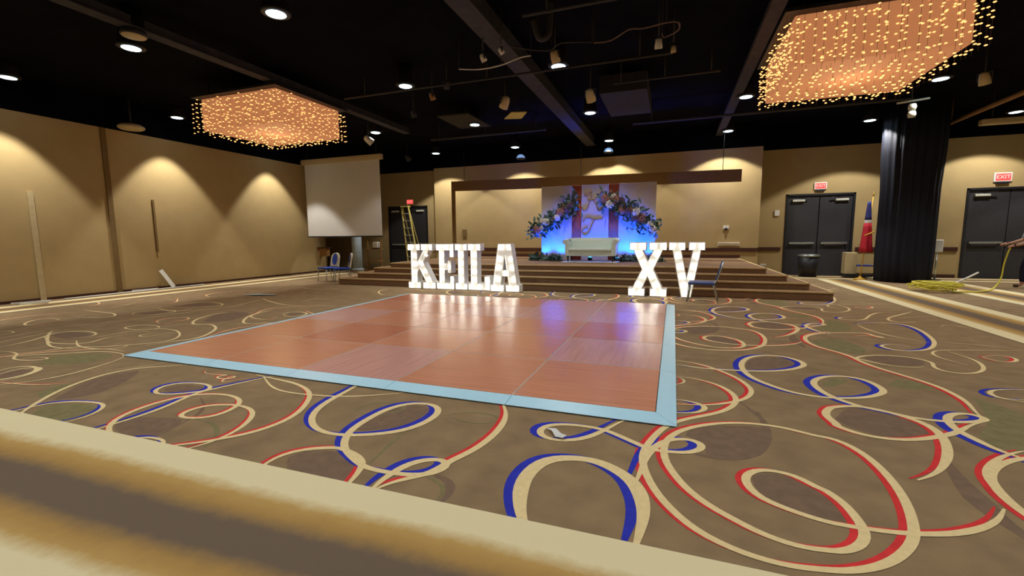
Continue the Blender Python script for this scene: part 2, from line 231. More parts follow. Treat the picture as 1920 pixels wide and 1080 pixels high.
CARPET = '{"R":[["r",50,[[65,4270],[163,4273],[274,4238],[392,4155],[470,4040],[506,3909],[513,3800],[486,3685],[435,3578],[362,3477],[280,3403],[161,3300],[59,3205],[-36,3039],[-98,2832],[-133,2675],[-133,2543],[-101,2401],[-53,2266],[20,2132],[97,2030],[179,1963],[267,1921],[351,1895],[443,1884],[536,1892],[620,1916],[644,1917],[721,1948],[799,1996],[869,2055],[937,2132],[997,2219],[1036,2303],[1075,2427],[1106,2559],[1125,2703],[1128,2849],[1116,3009],[1079,3141],[1014,3235],[939,3254],[914,3245],[795,3310],[643,3340],[476,3320],[320,3256],[183,3158],[96,3072],[40,2981],[-13,2840],[-19,2694],[0,2571],[40,2466],[91,2345],[158,2257],[232,2181],[314,2128],[378,2074],[463,2042],[525,2025],[600,2028],[656,2043],[670,2040],[730,2069],[782,2120],[820,2187],[834,2254],[831,2330],[825,2411],[806,2468],[783,2521],[756,2560],[736,2554],[689,2634],[614,2672],[528,2675],[465,2645],[413,2586],[395,2510],[412,2427],[448,2364],[517,2317],[595,2283],[660,2259],[715,2250],[741,2249],[808,2250],[886,2256],[953,2264],[1032,2281],[1115,2308],[1190,2338],[1273,2386],[1353,2445],[1424,2514],[1469,2575],[1512,2638]]],["b",55,[[-258,3151],[-322,3056],[-365,2960],[-407,2879],[-462,2786],[-519,2716],[-611,2658],[-704,2646],[-776,2679],[-813,2741],[-799,2824],[-739,2883],[-633,2915],[-522,2918],[-412,2911],[-336,2871],[-226,2796],[-124,2735],[-105,2714],[-19,2714],[82,2729],[149,2756],[198,2818],[208,2863],[189,2909],[138,2935],[67,2922],[4,2878],[-48,2807],[-95,2688],[-115,2585],[-131,2440],[-143,2339],[-148,2306]]],["b",95,[[-506,1646],[-578,1747],[-622,1821],[-663,1904],[-697,2012],[-719,2123],[-714,2225],[-687,2343],[-619,2416],[-531,2454],[-439,2469],[-359,2456],[-278,2413],[-207,2356],[-153,2291],[-112,2190],[-93,2080],[-92,1975],[-103,1875],[-112,1785]]],["b",60,[[-2616,3256],[-2597,3035],[-2582,2866],[-2568,2711],[-2537,2574],[-2469,2448],[-2389,2360],[-2287,2288],[-2180,2253],[-2067,2252],[-1953,2282],[-1838,2336],[-1733,2406],[-1656,2493],[-1616,2602],[-1596,2721],[-1619,2834],[-1685,2914],[-1783,2934],[-1882,2915],[-1970,2844],[-2020,2723],[-2038,2571],[-2038,2436],[-2022,2317],[-1973,2218],[-1909,2132],[-1836,2074],[-1709,2007],[-1634,1967],[-1553,1960],[-1454,1959],[-1366,1969],[-1271,1991],[-1219,2034],[-1183,2094],[-1186,2143],[-1223,2182],[-1285,2176],[-1346,2140],[-1394,2086],[-1422,2005],[-1435,1932],[-1441,1853],[-1435,1794],[-1429,1737]]],["r",55,[[-1264,3193],[-1186,3070],[-1118,2930],[-1085,2782],[-1075,2621],[-1088,2485],[-1121,2335],[-1168,2232],[-1196,2162],[-1212,2077],[-1257,1994],[-1328,1936],[-1379,1874],[-1407,1827],[-1422,1786]]],["r",55,[[-2163,1676],[-2188,1789],[-2199,1872],[-2170,1975],[-2059,2062],[-1932,2106],[-1932,2099],[-1838,2098],[-1735,2060],[-1655,2004],[-1625,1935],[-1597,1850],[-1586,1778],[-1570,1723]]],["r",50,[[-3740,3056],[-3429,3018],[-3204,2987],[-2984,2910],[-2827,2800],[-2722,2665],[-2617,2471],[-2585,2310],[-2604,2178],[-2656,2057],[-2753,1955],[-2845,1857],[-2981,1772],[-3038,1714]]],["r",48,[[-2841,1745],[-2786,1838],[-2753,1955],[-2766,2093],[-2846,2254],[-2938,2362],[-3056,2414],[-3187,2428],[-3333,2391],[-3438,2324],[-3453,2224],[-3428,2142],[-3363,2112],[-3259,2131],[-3169,2185],[-3141,2275],[-3166,2396],[-3230,2494],[-3365,2554],[-3524,2566],[-3681,2527],[-3792,2454],[-3853,2325],[-3870,2178],[-3839,2038],[-3792,1933],[-3694,1837],[-3545,1768],[-3407,1745],[-3176,1705]]],["b",45,[[-3719,1680],[-3718,1798],[-3699,1915],[-3690,2071],[-3708,2233],[-3755,2400],[-3785,2524],[-3763,2601],[-3802,2661],[-3903,2702],[-4062,2700],[-4203,2653],[-4264,2556],[-4202,2430],[-4075,2381],[-3959,2420],[-3849,2493],[-3756,2580],[-3718,2713],[-3646,2865],[-3552,3090]]],["n",34,[[-3650,3057],[-3480,2947],[-3295,2840],[-3088,2781],[-2863,2788],[-2801,2798],[-2630,2820],[-2426,2889],[-2290,2965],[-2151,3042],[-2047,3139]]],["r",28,[[-4348,3005],[-4306,2939],[-4182,2921],[-4038,2957],[-3972,2979],[-4078,2915],[-4015,2851],[-3877,2869],[-3846,2935],[-3939,2990],[-3909,2858],[-3872,2779],[-3782,2831],[-3805,2921],[-3699,2945]]],["n",45,[[-4445,1645],[-4576,1735],[-4668,1812],[-4816,1958],[-4981,2145],[-5104,2352],[-5174,2579],[-5144,2773],[-5003,2917],[-4824,3009],[-4748,3102]]],["n",30,[[-5318,2684],[-5181,2825],[-5075,2994],[-5038,3112]]],["b",45,[[-4099,1763],[-4060,1825],[-4057,1929],[-4128,2033],[-4227,2096],[-4343,2098],[-4508,2063],[-4650,1994],[-4711,1913],[-4721,1794],[-4741,1743]]],["b",60,[[-3328,1731],[-3289,1791],[-3219,1823],[-3097,1824],[-3031,1793],[-3008,1737]]],["b",60,[[-50,4687],[77,4676],[277,4622],[413,4628],[615,4653],[748,4671],[909,4724],[1060,4806],[1189,4924],[1275,5054],[1285,5163],[1230,5294],[1139,5363],[1014,5362],[876,5297],[764,5141],[695,4951],[671,4770],[681,4595],[726,4417],[811,4295],[914,4165],[1032,4086],[1159,4072],[1265,4086],[1341,4115],[1452,4152],[1567,4238],[1664,4344],[1696,4430],[1694,4562],[1662,4679],[1594,4745],[1499,4760],[1413,4731],[1355,4699],[1266,4612],[1199,4492],[1187,4330],[1211,4169],[1262,4074],[1337,3957],[1433,3906],[1519,3875],[1584,3829],[1682,3788],[1770,3800],[1853,3802],[1976,3835],[2069,3893],[2104,3941],[2092,3983],[2062,4010],[1998,4018],[1914,3961],[1853,3874],[1824,3775],[1807,3667],[1817,3591],[1840,3507],[1862,3410],[1895,3342],[1946,3295],[1969,3231]]],["r",60,[[1257,2815],[1342,2883],[1421,2975],[1506,3107],[1588,3266],[1655,3454],[1679,3576],[1670,3683],[1638,3763],[1556,3849],[1480,3902],[1383,3941],[1284,3929],[1164,3846],[1162,3853],[1099,3755],[1070,3671],[1082,3569],[1106,3463],[1069,3516],[1118,3420],[1198,3365],[1300,3344],[1414,3361],[1564,3434],[1708,3540],[1745,3566],[1852,3675],[1950,3791],[2058,3872]]],["r",48,[[2236,6754],[2383,6846],[2527,6814],[2536,6709],[2462,6739],[2427,6975],[2170,6928],[1889,6803],[1666,6571],[1570,6293],[1612,5966],[1747,5749],[1829,5553],[1831,5491],[1848,5359],[1897,5208],[1960,5074],[2036,4954],[2100,4825],[2151,4715],[2178,4566],[2183,4398],[2159,4235],[2105,4054],[2100,3976]]],["n",40,[[2348,5347],[2254,5291],[2145,5273],[2029,5306],[1943,5390],[1872,5484],[1835,5504],[1937,5629],[2073,5716],[2209,5752],[2344,5741],[2442,5692],[2490,5609],[2508,5520],[2434,5422],[2426,5279],[2470,5210],[2556,5190],[2668,5227],[2785,5348],[2864,5476],[2936,5679],[2951,5839],[2928,5996],[2891,6137]]],["n",36,[[2782,5555],[2717,5683],[2667,5827],[2683,5981],[2760,6117],[2866,6198],[3010,6245]]],["r",40,[[3095,5967],[3191,6061],[3309,6099],[3385,6062],[3376,5959],[3275,5829],[3182,5798],[3124,5837],[3104,5889],[3095,5967]]],["b",50,[[2822,4808],[2677,4772],[2554,4731],[2469,4639],[2446,4546],[2483,4477],[2570,4483],[2656,4512]]],["r",60,[[2011,3411],[1919,3351],[1818,3260],[1721,3146],[1653,3039],[1610,2930],[1589,2821],[1583,2725],[1583,2638],[1596,2596]]],["r",45,[[-82,4844],[69,4837],[214,4811],[351,4715],[476,4574],[572,4424],[630,4275],[661,4129],[654,4029],[614,3900],[554,3803],[449,3704],[364,3648],[273,3593],[185,3573],[20,3538]]],["b",50,[[-9,3635],[62,3648],[132,3650],[207,3622],[259,3578],[268,3521],[238,3454],[178,3396],[67,3367],[-5,3358]]],["r",40,[[16,4262],[122,4245],[140,4138],[111,4061],[17,4011]]],["b",50,[[2562,7708],[2713,7828],[2999,7889],[3163,7756],[3168,7367],[3049,6821],[2920,6483],[2749,6203],[2556,6055],[2378,6022],[2306,6147],[2342,6296],[2470,6356],[2619,6293]]],["n",36,[[2536,7628],[2532,7290],[2616,6955],[2738,6774],[2908,6575]]],["n",40,[[2437,8050],[2576,7967],[2790,8128],[3008,8563],[3251,8911],[3503,8988]]],["n",40,[[3418,8124],[3185,7977],[3099,8100],[3173,8360],[3456,8737],[3797,9173]]],["n",30,[[3330,8409],[3645,8623],[3961,8722]]],["n",34,[[3014,6658],[3336,6618],[3707,6472]]],["n",30,[[2745,6116],[3031,6252],[3642,6409]]],["n",34,[[3571,7817],[3712,7971],[3810,7919],[3893,7761]]],["d",90,[[618,3585],[635,3343],[596,3114],[523,2920],[433,2793],[325,2737],[197,2730],[124,2763]]],["d",130,[[1515,3128],[1464,2864],[1444,2703],[1442,2589],[1447,2500],[1469,2433],[1477,2339]]],["o",26,[[-1539,2764],[-1463,2850],[-1334,2918],[-1186,2895],[-1128,2845],[-1167,2755],[-1276,2706],[-1402,2730],[-1491,2768]]],["o",40,[[-1618,1980],[-1637,2142],[-1661,2288],[-1662,2400],[-1666,2479]]],["d",100,[[-1196,2021],[-1124,2013],[-1056,1961],[-1029,1876],[-1045,1804]]],["o",50,[[-1234,1995],[-1150,1979],[-1084,1927],[-1064,1864],[-1075,1808]]],["d",45,[[-3628,2443],[-3443,2341],[-3304,2202],[-3264,2047],[-3198,1887]]],["o",60,[[-3230,2124],[-3100,2135],[-2928,2067],[-2826,1985],[-2730,1832]]],["o",30,[[-2217,2631],[-2246,2724],[-2204,2820],[-2073,2878],[-1934,2856],[-1892,2792],[-1931,2691],[-2042,2605],[-2143,2595],[-2217,2631]]],["d",60,[[529,3762],[577,3636],[609,3514],[632,3399]]],["D",0,[[440,2572],[490,2621],[580,2644],[668,2604],[732,2538],[773,2483],[797,2377],[801,2297],[767,2280],[681,2278],[644,2288],[567,2322],[477,2381],[438,2465]]],["D",0,[[163,3131],[356,3235],[616,3286],[587,3111],[506,2914],[428,2809],[326,2746],[224,2768],[216,2918],[113,2994]]],["D",0,[[740,4966],[817,5140],[965,5286],[1141,5285],[1235,5165],[1209,5015],[1052,4846],[791,4743],[710,4749]]],["D",0,[[1114,3611],[1147,3517],[1233,3424],[1332,3388],[1451,3418],[1610,3506],[1633,3632],[1599,3749],[1483,3849],[1303,3908]]],["O",0,[[1394,4664],[1469,4658],[1499,4610],[1380,4457],[1283,4370],[1267,4475]]],["O",0,[[1782,4592],[1908,4775],[2044,4791],[2116,4731],[2118,4623],[2003,4559],[1859,4536]]],["O",0,[[2280,8001],[2413,7589],[2235,7009],[1962,6922],[1877,7082],[2118,7496]]],["O",0,[[1630,6261],[1886,6500],[2054,6299],[2064,5894],[1907,5719],[1710,5864]]],["D",0,[[1934,5565],[2096,5681],[2265,5715],[2414,5662],[2434,5533],[2334,5389],[2177,5355],[2041,5384],[1954,5471]]],["D",0,[[-4187,2507],[-4151,2604],[-3996,2655],[-3853,2634],[-3845,2550],[-4005,2450]]],["O",0,[[-4453,1742],[-4647,1896],[-4559,1996],[-4351,2055],[-4177,2035],[-4099,1950],[-4106,1826],[-4131,1768]]],["D",0,[[-4757,2020],[-5040,2347],[-5107,2572],[-5005,2787],[-4721,2506],[-4595,2251],[-4668,2093]]],["O",0,[[-5056,2051],[-5163,2155],[-5168,2331],[-5011,2159],[-4870,2004]]],["D",0,[[-3622,1831],[-3767,1975],[-3514,2061],[-3317,2094],[-3242,1960],[-3185,1835],[-3328,1772]]],["D",0,[[-2128,1909],[-2083,2005],[-1904,2067],[-1791,2010],[-1663,1950],[-1623,1841],[-1648,1794],[-1823,1785],[-2003,1790]]],["D",0,[[-2108,2693],[-2025,2826],[-1849,2880],[-1713,2852],[-1691,2643],[-1769,2485],[-1940,2365],[-2014,2381],[-2043,2523]]]],"L":[["n",45,[[-7787,2821],[-7835,3094],[-8034,3406],[-8219,3582],[-8127,3737],[-7873,3818],[-7536,3740],[-7434,3598],[-7561,3468]]],["n",40,[[-8034,3406],[-7630,3263],[-7403,3214],[-7129,3263],[-6980,3371],[-7068,3529],[-7140,3727],[-7081,3862]]],["n",36,[[-7242,2615],[-7188,2738],[-7015,2879],[-6902,3155],[-6529,3323],[-6257,3555],[-6108,3755],[-6283,4024],[-6705,4253],[-7072,4268],[-7257,4143],[-7508,4103],[-7715,4172],[-7714,4314],[-7503,4409],[-7247,4376],[-7124,4251],[-7186,4100]]],["n",36,[[-6526,4185],[-6644,4002],[-6650,3850],[-6855,3841],[-6865,3979],[-6650,4145]]],["n",40,[[-6378,3467],[-6261,3364],[-6368,3238],[-6633,3197],[-6933,3239],[-7329,3413]]],["r",36,[[-7526,4549],[-7833,4686],[-7866,4925],[-7689,5066],[-7436,4924],[-7466,4722],[-7392,4517]]],["n",50,[[-7527,5677],[-7475,5311],[-7288,4938],[-6931,4663],[-6687,4739],[-6326,4571],[-6049,4276],[-5905,3979],[-6032,3728],[-6108,3507]]],["n",30,[[-6931,4663],[-7175,4586],[-7188,4339]]],["n",40,[[-8910,4960],[-9126,5125],[-9028,5359],[-8766,5502],[-8516,5434],[-8467,5191],[-8574,4971],[-8852,4940]]],["n",40,[[-9220,5926],[-9316,6271],[-9077,6473],[-8573,6366],[-8366,6137],[-8679,5902],[-9066,5694]]],["r",40,[[-6188,5533],[-6152,5293],[-6626,5397],[-6801,5611],[-7093,6120],[-6913,6439],[-6445,6765],[-6025,6776]]],["n",50,[[-6317,5761],[-6408,5961],[-6237,6073],[-5966,5963],[-5904,5744],[-6055,5626],[-6317,5761]]],["r",45,[[-9452,4228],[-9790,4291],[-9909,4119],[-9649,3882],[-9377,3789],[-9223,3866],[-9158,4006]]],["n",50,[[-10401,5002],[-9846,4964],[-9351,4919],[-9021,4741],[-9095,4577],[-9553,4487]]],["n",34,[[-10433,5100],[-10307,5317],[-10343,5635],[-10591,5967]]],["r",45,[[-10340,6661],[-9785,6261],[-9695,6029]]],["r",40,[[-10240,8348],[-10499,7775],[-10330,7297],[-9865,7045]]],["n",45,[[-8450,7219],[-8128,7028],[-7226,6648],[-6718,6682]]],["n",40,[[-7272,7146],[-7291,7562],[-6944,7606]]],["n",26,[[-8733,3713],[-8637,3979],[-8348,4525],[-8242,5166],[-8137,5591],[-8059,6160],[-8372,7242]]],["r",30,[[-5790,4016],[-5960,4365],[-5989,4719],[-5791,5171],[-5652,5531]]],["n",30,[[-8473,3098],[-8555,3390],[-8568,3660]]],["n",50,[[-6918,9616],[-6762,9034],[-6216,8496],[-5773,8690],[-5299,8387],[-5098,7794],[-5333,7219]]],["n",45,[[-9257,9124],[-8629,8967],[-8352,9169],[-8222,9415]]],["r",40,[[-6264,9759],[-5649,9427],[-5190,9485]]],["r",34,[[-12647,5980],[-11841,5868],[-11092,5609],[-10857,5312]]],["n",40,[[-9203,3394],[-9033,3474],[-8772,3406],[-8803,3275]]],["n",34,[[-5752,3080],[-5635,2916],[-5576,2728],[-5518,2525],[-5533,2345],[-5615,2181],[-5808,2049]]],["r",34,[[-5924,2115],[-5558,2158],[-5324,2227],[-5168,2331]]],["n",48,[[-5891,2126],[-5826,2219],[-5884,2343],[-5965,2469],[-6090,2537],[-6198,2502],[-6254,2418],[-6198,2268],[-6143,2199]]],["n",40,[[-5754,3064],[-5869,3145],[-6113,3173],[-6378,3104],[-6541,2983],[-6710,2870],[-6918,2762],[-7107,2620],[-7171,2560]]],["n",40,[[-7514,2733],[-7327,2794],[-7073,2751],[-6863,2623],[-6588,2638],[-6465,2716],[-6505,2779],[-6713,2749],[-6766,2655]]],["D",0,[[-8042,3484],[-8167,3636],[-7947,3731],[-7569,3706],[-7488,3547],[-7627,3425]]],["D",0,[[-8908,5055],[-8915,5291],[-8689,5422],[-8592,5211],[-8676,5032]]],["D",0,[[-9236,5803],[-9259,6160],[-8924,6362],[-8562,6246],[-8749,5951]]],["D",0,[[-7503,5395],[-7305,5745],[-6893,5583],[-6700,5041],[-6990,4871]]],["D",0,[[-6257,5780],[-6285,5960],[-6027,5944],[-6007,5730]]],["O",0,[[-6286,2595],[-6566,2837],[-6278,3053],[-5989,3106],[-5828,2889],[-5954,2704]]],["D",0,[[-6075,2221],[-6168,2370],[-6059,2470],[-5901,2337],[-5859,2208]]]]}'
# ---------------------------------------------------------------- the room shell
XL, XR, YN, YB, YB2, HW, HC = -13.0, 13.0, -4.0, 15.75, 16.6, 4.0, 4.75
# carpet: one floor mesh, pattern woven in as flat inlays
f = MB()
f.box(XL-2.5, XR, YN, 17.6, -.06, 0, 'carpet')
zz = [.0006]
def inside(x, y): return -11.5 < x < 3.95 and YN < y < 15.6
def ribbon(pts, w, m, dx=0, dy=0, z=.002, modul=True):
    P = catmull([(a/1000+dx, b/1000+dy, 0) for a, b in pts], .05); n = len(P); row = []
    for _ in range(3): P = [P[0]]+[(P[k-1]+P[k]*2+P[k+1])/4 for k in range(1, n-1)]+[P[-1]]
    i = f.mi(m)
    for k, p in enumerate(P):
        t = (P[min(k+1, n-1)]-P[max(k-1, 0)]); t = t.normalized() if t.length else Vector((1, 0, 0))
        taper = min(1, .25+min(k, n-1-k)*.09)
        ww = .88*w/1000*(.70+.30*abs(t.y)**1.3 if modul else 1)*taper/2
        nn = Vector((-t.y, t.x, 0))
        zk = z+k*2e-6
        row.append((f.bm.verts.new((p.x+nn.x*ww, p.y+nn.y*ww, zk)), f.bm.verts.new((p.x-nn.x*ww, p.y-nn.y*ww, zk)), p))
    for a, b in zip(row, row[1:]):
        if inside(a[2].x, a[2].y) and inside(b[2].x, b[2].y):
            q = f.bm.faces.new((a[0], a[1], b[1], b[0])); q.material_index = i
            if q.calc_area() > 0 and q.normal.z < 0: q.normal_flip()
def fill(pts, m, dy=0, z=.001):
    P = [(a/1000, b/1000+dy, z) for a, b in pts]
    P = [tuple(p) for p in catmull(P+[P[0]], .1)][:-1]
    if all(inside(p[0], p[1]) for p in P):
        try: q = f.bm.faces.new([f.bm.verts.new(p) for p in P]); q.material_index = f.mi(m)
        except ValueError: pass
D = json.loads(CARPET)
def lay(items, dy, z0):
    for j, (k, w, pts) in enumerate(items):
        z = z0+j*.00002
        if k == 'D': fill(pts, 'cdark', dy, .0003+j*.000005)
        elif k == 'O': fill(pts, 'colive', dy, .0003+j*.000005)
        elif k == 'd': ribbon(pts, w, 'cdark', dy=dy, z=.0007+j*.000003, modul=False)
        elif k == 'o': ribbon(pts, w, 'colive', dy=dy, z=.0008+j*.000003, modul=False)
        else:
            if k in 'rb': ribbon(pts, w*(.85 if k == 'r' else 1.05), 'red' if k == 'r' else 'blue', dx=-.032 if k == 'r' else -.05, dy=.008, z=z) if dy == 0 else ribbon(pts, w*.9, 'red' if k == 'r' else 'blue', dx=-.03 if k == 'r' else -.045, dy=dy+.008, z=z)
            ribbon(pts, w, 'cream', dy=dy, z=z+.0016)
for kk in (0, 1, 2, 3): lay(D['R'], kk*3.54, .0012)
lay(D['R'], -3.54, .0012)
lay(D['L'], 0, .0015); lay(D['L'], -3.54, .0015)
# border bands: two crossing strips of cream, gold and umber
uvl = f.bm.loops.layers.uv.new('UVMap')
def band(quad, z=.006):
    # quad: outer-start, outer-end, inner-end, inner-start ; v runs 0 at the inner edge to 1 at the outer
    vs = [f.bm.verts.new((p[0], p[1], z)) for p in quad]; q = f.bm.faces.new(vs); q.material_index = f.mi('border')
    if q.normal.z < 0: pass
    for l, uv in zip(q.loops, ((0, 1), (1, 1), (1, 0), (0, 0))): l[uvl].uv = uv
def strips(inner, outer, n=8, z=.006):
    for k in range(n):
        a, b = k/n, (k+1)/n
        L2 = lambda s, t: (s[0][0]+(s[1][0]-s[0][0])*t, s[0][1]+(s[1][1]-s[0][1])*t)
        band((L2(outer, a), L2(outer, b), L2(inner, b), L2(inner, a)), z)
strips([(-12.9, 1.70), (6.0, 1.87)], [(-12.9, .20), (6.0, 1.18)], z=.0058)
f.box(-13, 6, -4, .16, 0, .0052, 'carpet')
strips([(-11.45, 1.6), (-11.45, 15.6)], [(-12.5, 1.6), (-12.5, 15.6)], z=.0055)
strips([(3.88, 1.8), (3.98, 15.2)], [(5.05, 1.8), (5.15, 15.2)], z=.0055)
strips([(5.95, 1.8), (5.95, 15.2)], [(7.1, 1.8), (7.1, 15.2)], z=.0055)
strips([(3.0, 15.35), (12.9, 15.35)], [(3.0, 16.3), (12.9, 16.3)], z=.0056)
struct(f.build('floor', recalc=False))

def seg_wall(name, boxes):
    w = MB()
    for b in boxes: w.box(*b)
    return struct(w.build(name))
# left wall, tan panels up to 4 m, black above
seg_wall('wall_left', [(XL-.15, XL, YN, 14.1, 0, HW, 'wall')])
seg_wall('wall_left_upper', [(XL-.15, XL, YN, 14.1, HW, HC, 'black')])
seg_wall('wall_left_return', [(-15.2, XL-.15, 13.95, 14.1, 0, HW, 'pilaster')])
seg_wall('wall_alcove', [(-15.35, -15.2, 13.95, 16.35, 0, HW, 'wall')])
# back wall : door recess on the left, stage wall, and the stretch of double doors on the right
def wall_with_doors(name, x0, x1, y, t, doors, h, m='wall'):
    w = MB(); x = x0
    for a, b, top in sorted(doors):
        if a > x: w.box(x, a, y, y+t, 0, h, m)
        w.box(a, b, y, y+t, top, h, m); x = b
    if x < x1: w.box(x, x1, y, y+t, 0, h, m)
    return struct(w.build(name))
wall_with_doors('wall_back_left', -15.2, -8.95, 16.2, .15, [(-11.45, -9.55, 2.62)], HW)
wall_with_doors('wall_back', -8.95, 2.5, YB, .6, [], HW)
wall_with_doors('wall_back_right', 2.5, XR, YB2, .15, [(3.36, 5.22, 2.58), (7.86, 9.80, 2.58)], HW)
seg_wall('wall_back_upper', [(-15.2, -8.95, 16.2, 16.35, HW, HC, 'black'), (-8.95, 2.5, YB, YB+.6, HW, HC, 'black'), (2.5, XR, YB2, YB2+.15, HW, HC, 'black')])
seg_wall('wall_right', [(XR, XR+.15, YN, YB2+.2, 0, HW, 'wall'), (XR, XR+.15, YN, YB2+.2, HW, HC, 'black')])
seg_wall('wall_near', [(XL-.15, XR+.15, YN-.15, YN, 0, HW, 'wall'), (XL-.15, XR+.15, YN-.15, YN, HW, HC, 'black')])
seg_wall('ceiling', [(-15.4, XR+.2, YN-.2, 17, HC, HC+.1, 'black')])
# chair rail and baseboards
w = MB()
for a, b, y in [(-8.9, 2.5, YB), (2.55, 3.28, YB2), (5.30, 7.78, YB2), (9.88, XR-.01, YB2), (-9.47, -8.96, 16.2)]: w.box(a, b, y-.035, y-.001, .78, .90, 'rail')
struct(w.build('trim_1'))
w = MB(); w.box(-7.9, 2.0, YB-.02, YB-.001, .58, .67, 'rail')
for a, b in [(2.55, 3.28), (5.30, 7.78), (9.88, XR-.01)]: w.box(a, b, YB2-.02, YB2-.001, .008, .10, 'rail')
struct(w.build('baseboard_back'))
w = MB(); w.box(XL+.001, XL+.02, YN+.01, 14.0, .008, .06, 'rail'); struct(w.build('baseboard_left'))
# wall seams on the operable partition
w = MB(); w.box(XL+.001, XL+.03, 6.96, 7.07, .01, HW-.01, 'walld'); struct(w.build('trim_2'))
w = MB(); w.box(XL-.9, XL-.16, 14.2, 14.35, 0, HW, 'pilaster'); 
struct(w.build('wall_pier'))

# ---------------------------------------------------------------- ceiling gear
def beam(x, y0, y1, w_, z0, z1, lab):
    b = MB(); b.box(x-w_/2, x+w_/2, y0, y1, z0, z1, 'beam'); b.box(x-w_/2-.04, x+w_/2+.04, y0, y1, z0-.02, z0, 'beam')
    tag(b.build('ceiling_beam'), lab, 'beam', 'beams under the black ceiling')
beam(-2.78, YN+.1, YB-.02, .24, 4.42, 4.70, 'broad grey ceiling beam running to the middle of the stage wall')
beam(1.24, YN+.1, YB-.02, .12, 4.42, 4.60, 'slim brownish ceiling beam left of the big right chandelier')
beam(-7.7, YN+.1, 12, .14, 4.46, 4.60, 'faint grey ceiling beam passing behind the left chandelier')
def pipe(a, b, r, lab, m='pipe'):
    p = MB(); p.tube([a, b], r, m); 
    for t in (.08, .5, .92):
        q = Vector(a).lerp(Vector(b), t); p.tube([q, (q.x, q.y, HC-.005)], .012, m, n=6)
    tag(p.build('ceiling_pipe'), lab, 'pipe', 'pipes hung below the ceiling')
pipe((-6.6, 7.95, 4.22), (-.1, 7.95, 4.22), .022, 'thin ceiling pipe crossing just behind the loose cables')
pipe((-1.98, 5.95, 4.22), (2.2, 5.95, 4.22), .022, 'thin ceiling pipe nearest the top edge of the photo')
pipe((-1.1, 12.4, 4.22), (4.8, 12.4, 4.22), .035, 'grey ceiling pipe running behind the big right chandelier')
pipe((-7.0, 12.2, 4.24), (-3.4, 12.2, 4.24), .035, 'grey ceiling pipe above the left end of the stage')
pipe((-1.2, 9.15, 4.24), (.7, 9.15, 4.24), .018, 'short faint ceiling pipe in front of the dark duct')
pr = MB(); pr.tube([(6.62, 17.4-1.0, 4.12), (6.9, 6.0, 4.3)], .055, 'wood')
for y_ in (7, 11, 15): pr.tube([(6.63+.02*(16-y_)/2, y_, 4.2), (6.63+.02*(16-y_)/2, y_, HC-.005)], .012, 'wood', n=6)
tag(pr.build('ceiling_pipe'), 'tan painted ceiling pipe at right above the black drape', 'pipe', 'pipes hung below the ceiling')
def cable(pts, r, m, lab, cat='cable', name='cable', group=None):
    q = MB(); q.tube(catmull(pts, .06), r, m, n=6)
    if group:
        for p in (pts[0], pts[len(pts)//2], pts[-1]): q.tube([p, (p[0], p[1], HC-.005)], .005, 'pipe', n=5)
    return tag(q.build(name), lab, cat, group)
cable([(-3.5, 7.1, 4.13), (-3.14, 7.16, 4.10), (-2.74, 7.12, 4.10), (-2.4, 7.09, 4.16), (-2.23, 7.11, 4.17)], .012, 'rung', 'loose pale cable drooping below the broad beam, left part', group='loose cables under the ceiling')
cable([(-2.45, 6.72, 4.2), (-2.11, 6.87, 4.15), (-1.84, 6.94, 4.14), (-1.69, 6.85, 4.18), (-1.22, 6.91, 4.15)], .012, 'pipe', 'loose grey cable slung between the broad beam and the hanging lamp cluster', group='loose cables under the ceiling')
cable([(-1.2, 6.92, 4.14), (-.96, 6.96, 4.15), (-.67, 6.74, 4.17), (-.49, 6.73, 4.15), (-.18, 6.67, 4.15), (-.03, 6.72, 4.15), (-.03, 6.92, 4.13), (-.22, 7.06, 4.12), (-.24, 7.0, 4.16)], .012, 'cord', 'loose brownish cable ending in a loop left of the right chandelier', group='loose cables under the ceiling')
def lampcan(x, y, z, lab, tilt=.5, s=1.0, m='beige'):
    t = thing('stage_lamp', lab, 'lamp', (x, y, z), random.uniform(-1, 1), 'stage lamps hung under the ceiling')
    a = MB(); a.tube([(0, 0, .1), (0, 0, HC-z-.005)], .012, 'pipe', n=6).box(-.09*s, .09*s, -.01, .01, .08*s, .1*s, 'dark').box(-.1*s, -.085*s, -.01, .01, -.03, .1*s, 'dark').box(.085*s, .1*s, -.01, .01, -.03, .1*s, 'dark'); a.build('bracket', t)
    b = MB(); b.lathe([(.03*s, .10*s), (.06*s, .08*s), (.075*s, 0), (.08*s, -.1*s), (.07*s, -.1*s), (.06*s, -.02*s)], m, n=16); o = b.build('housing', t); o.rotation_euler = (tilt, 0, 0)
    return t
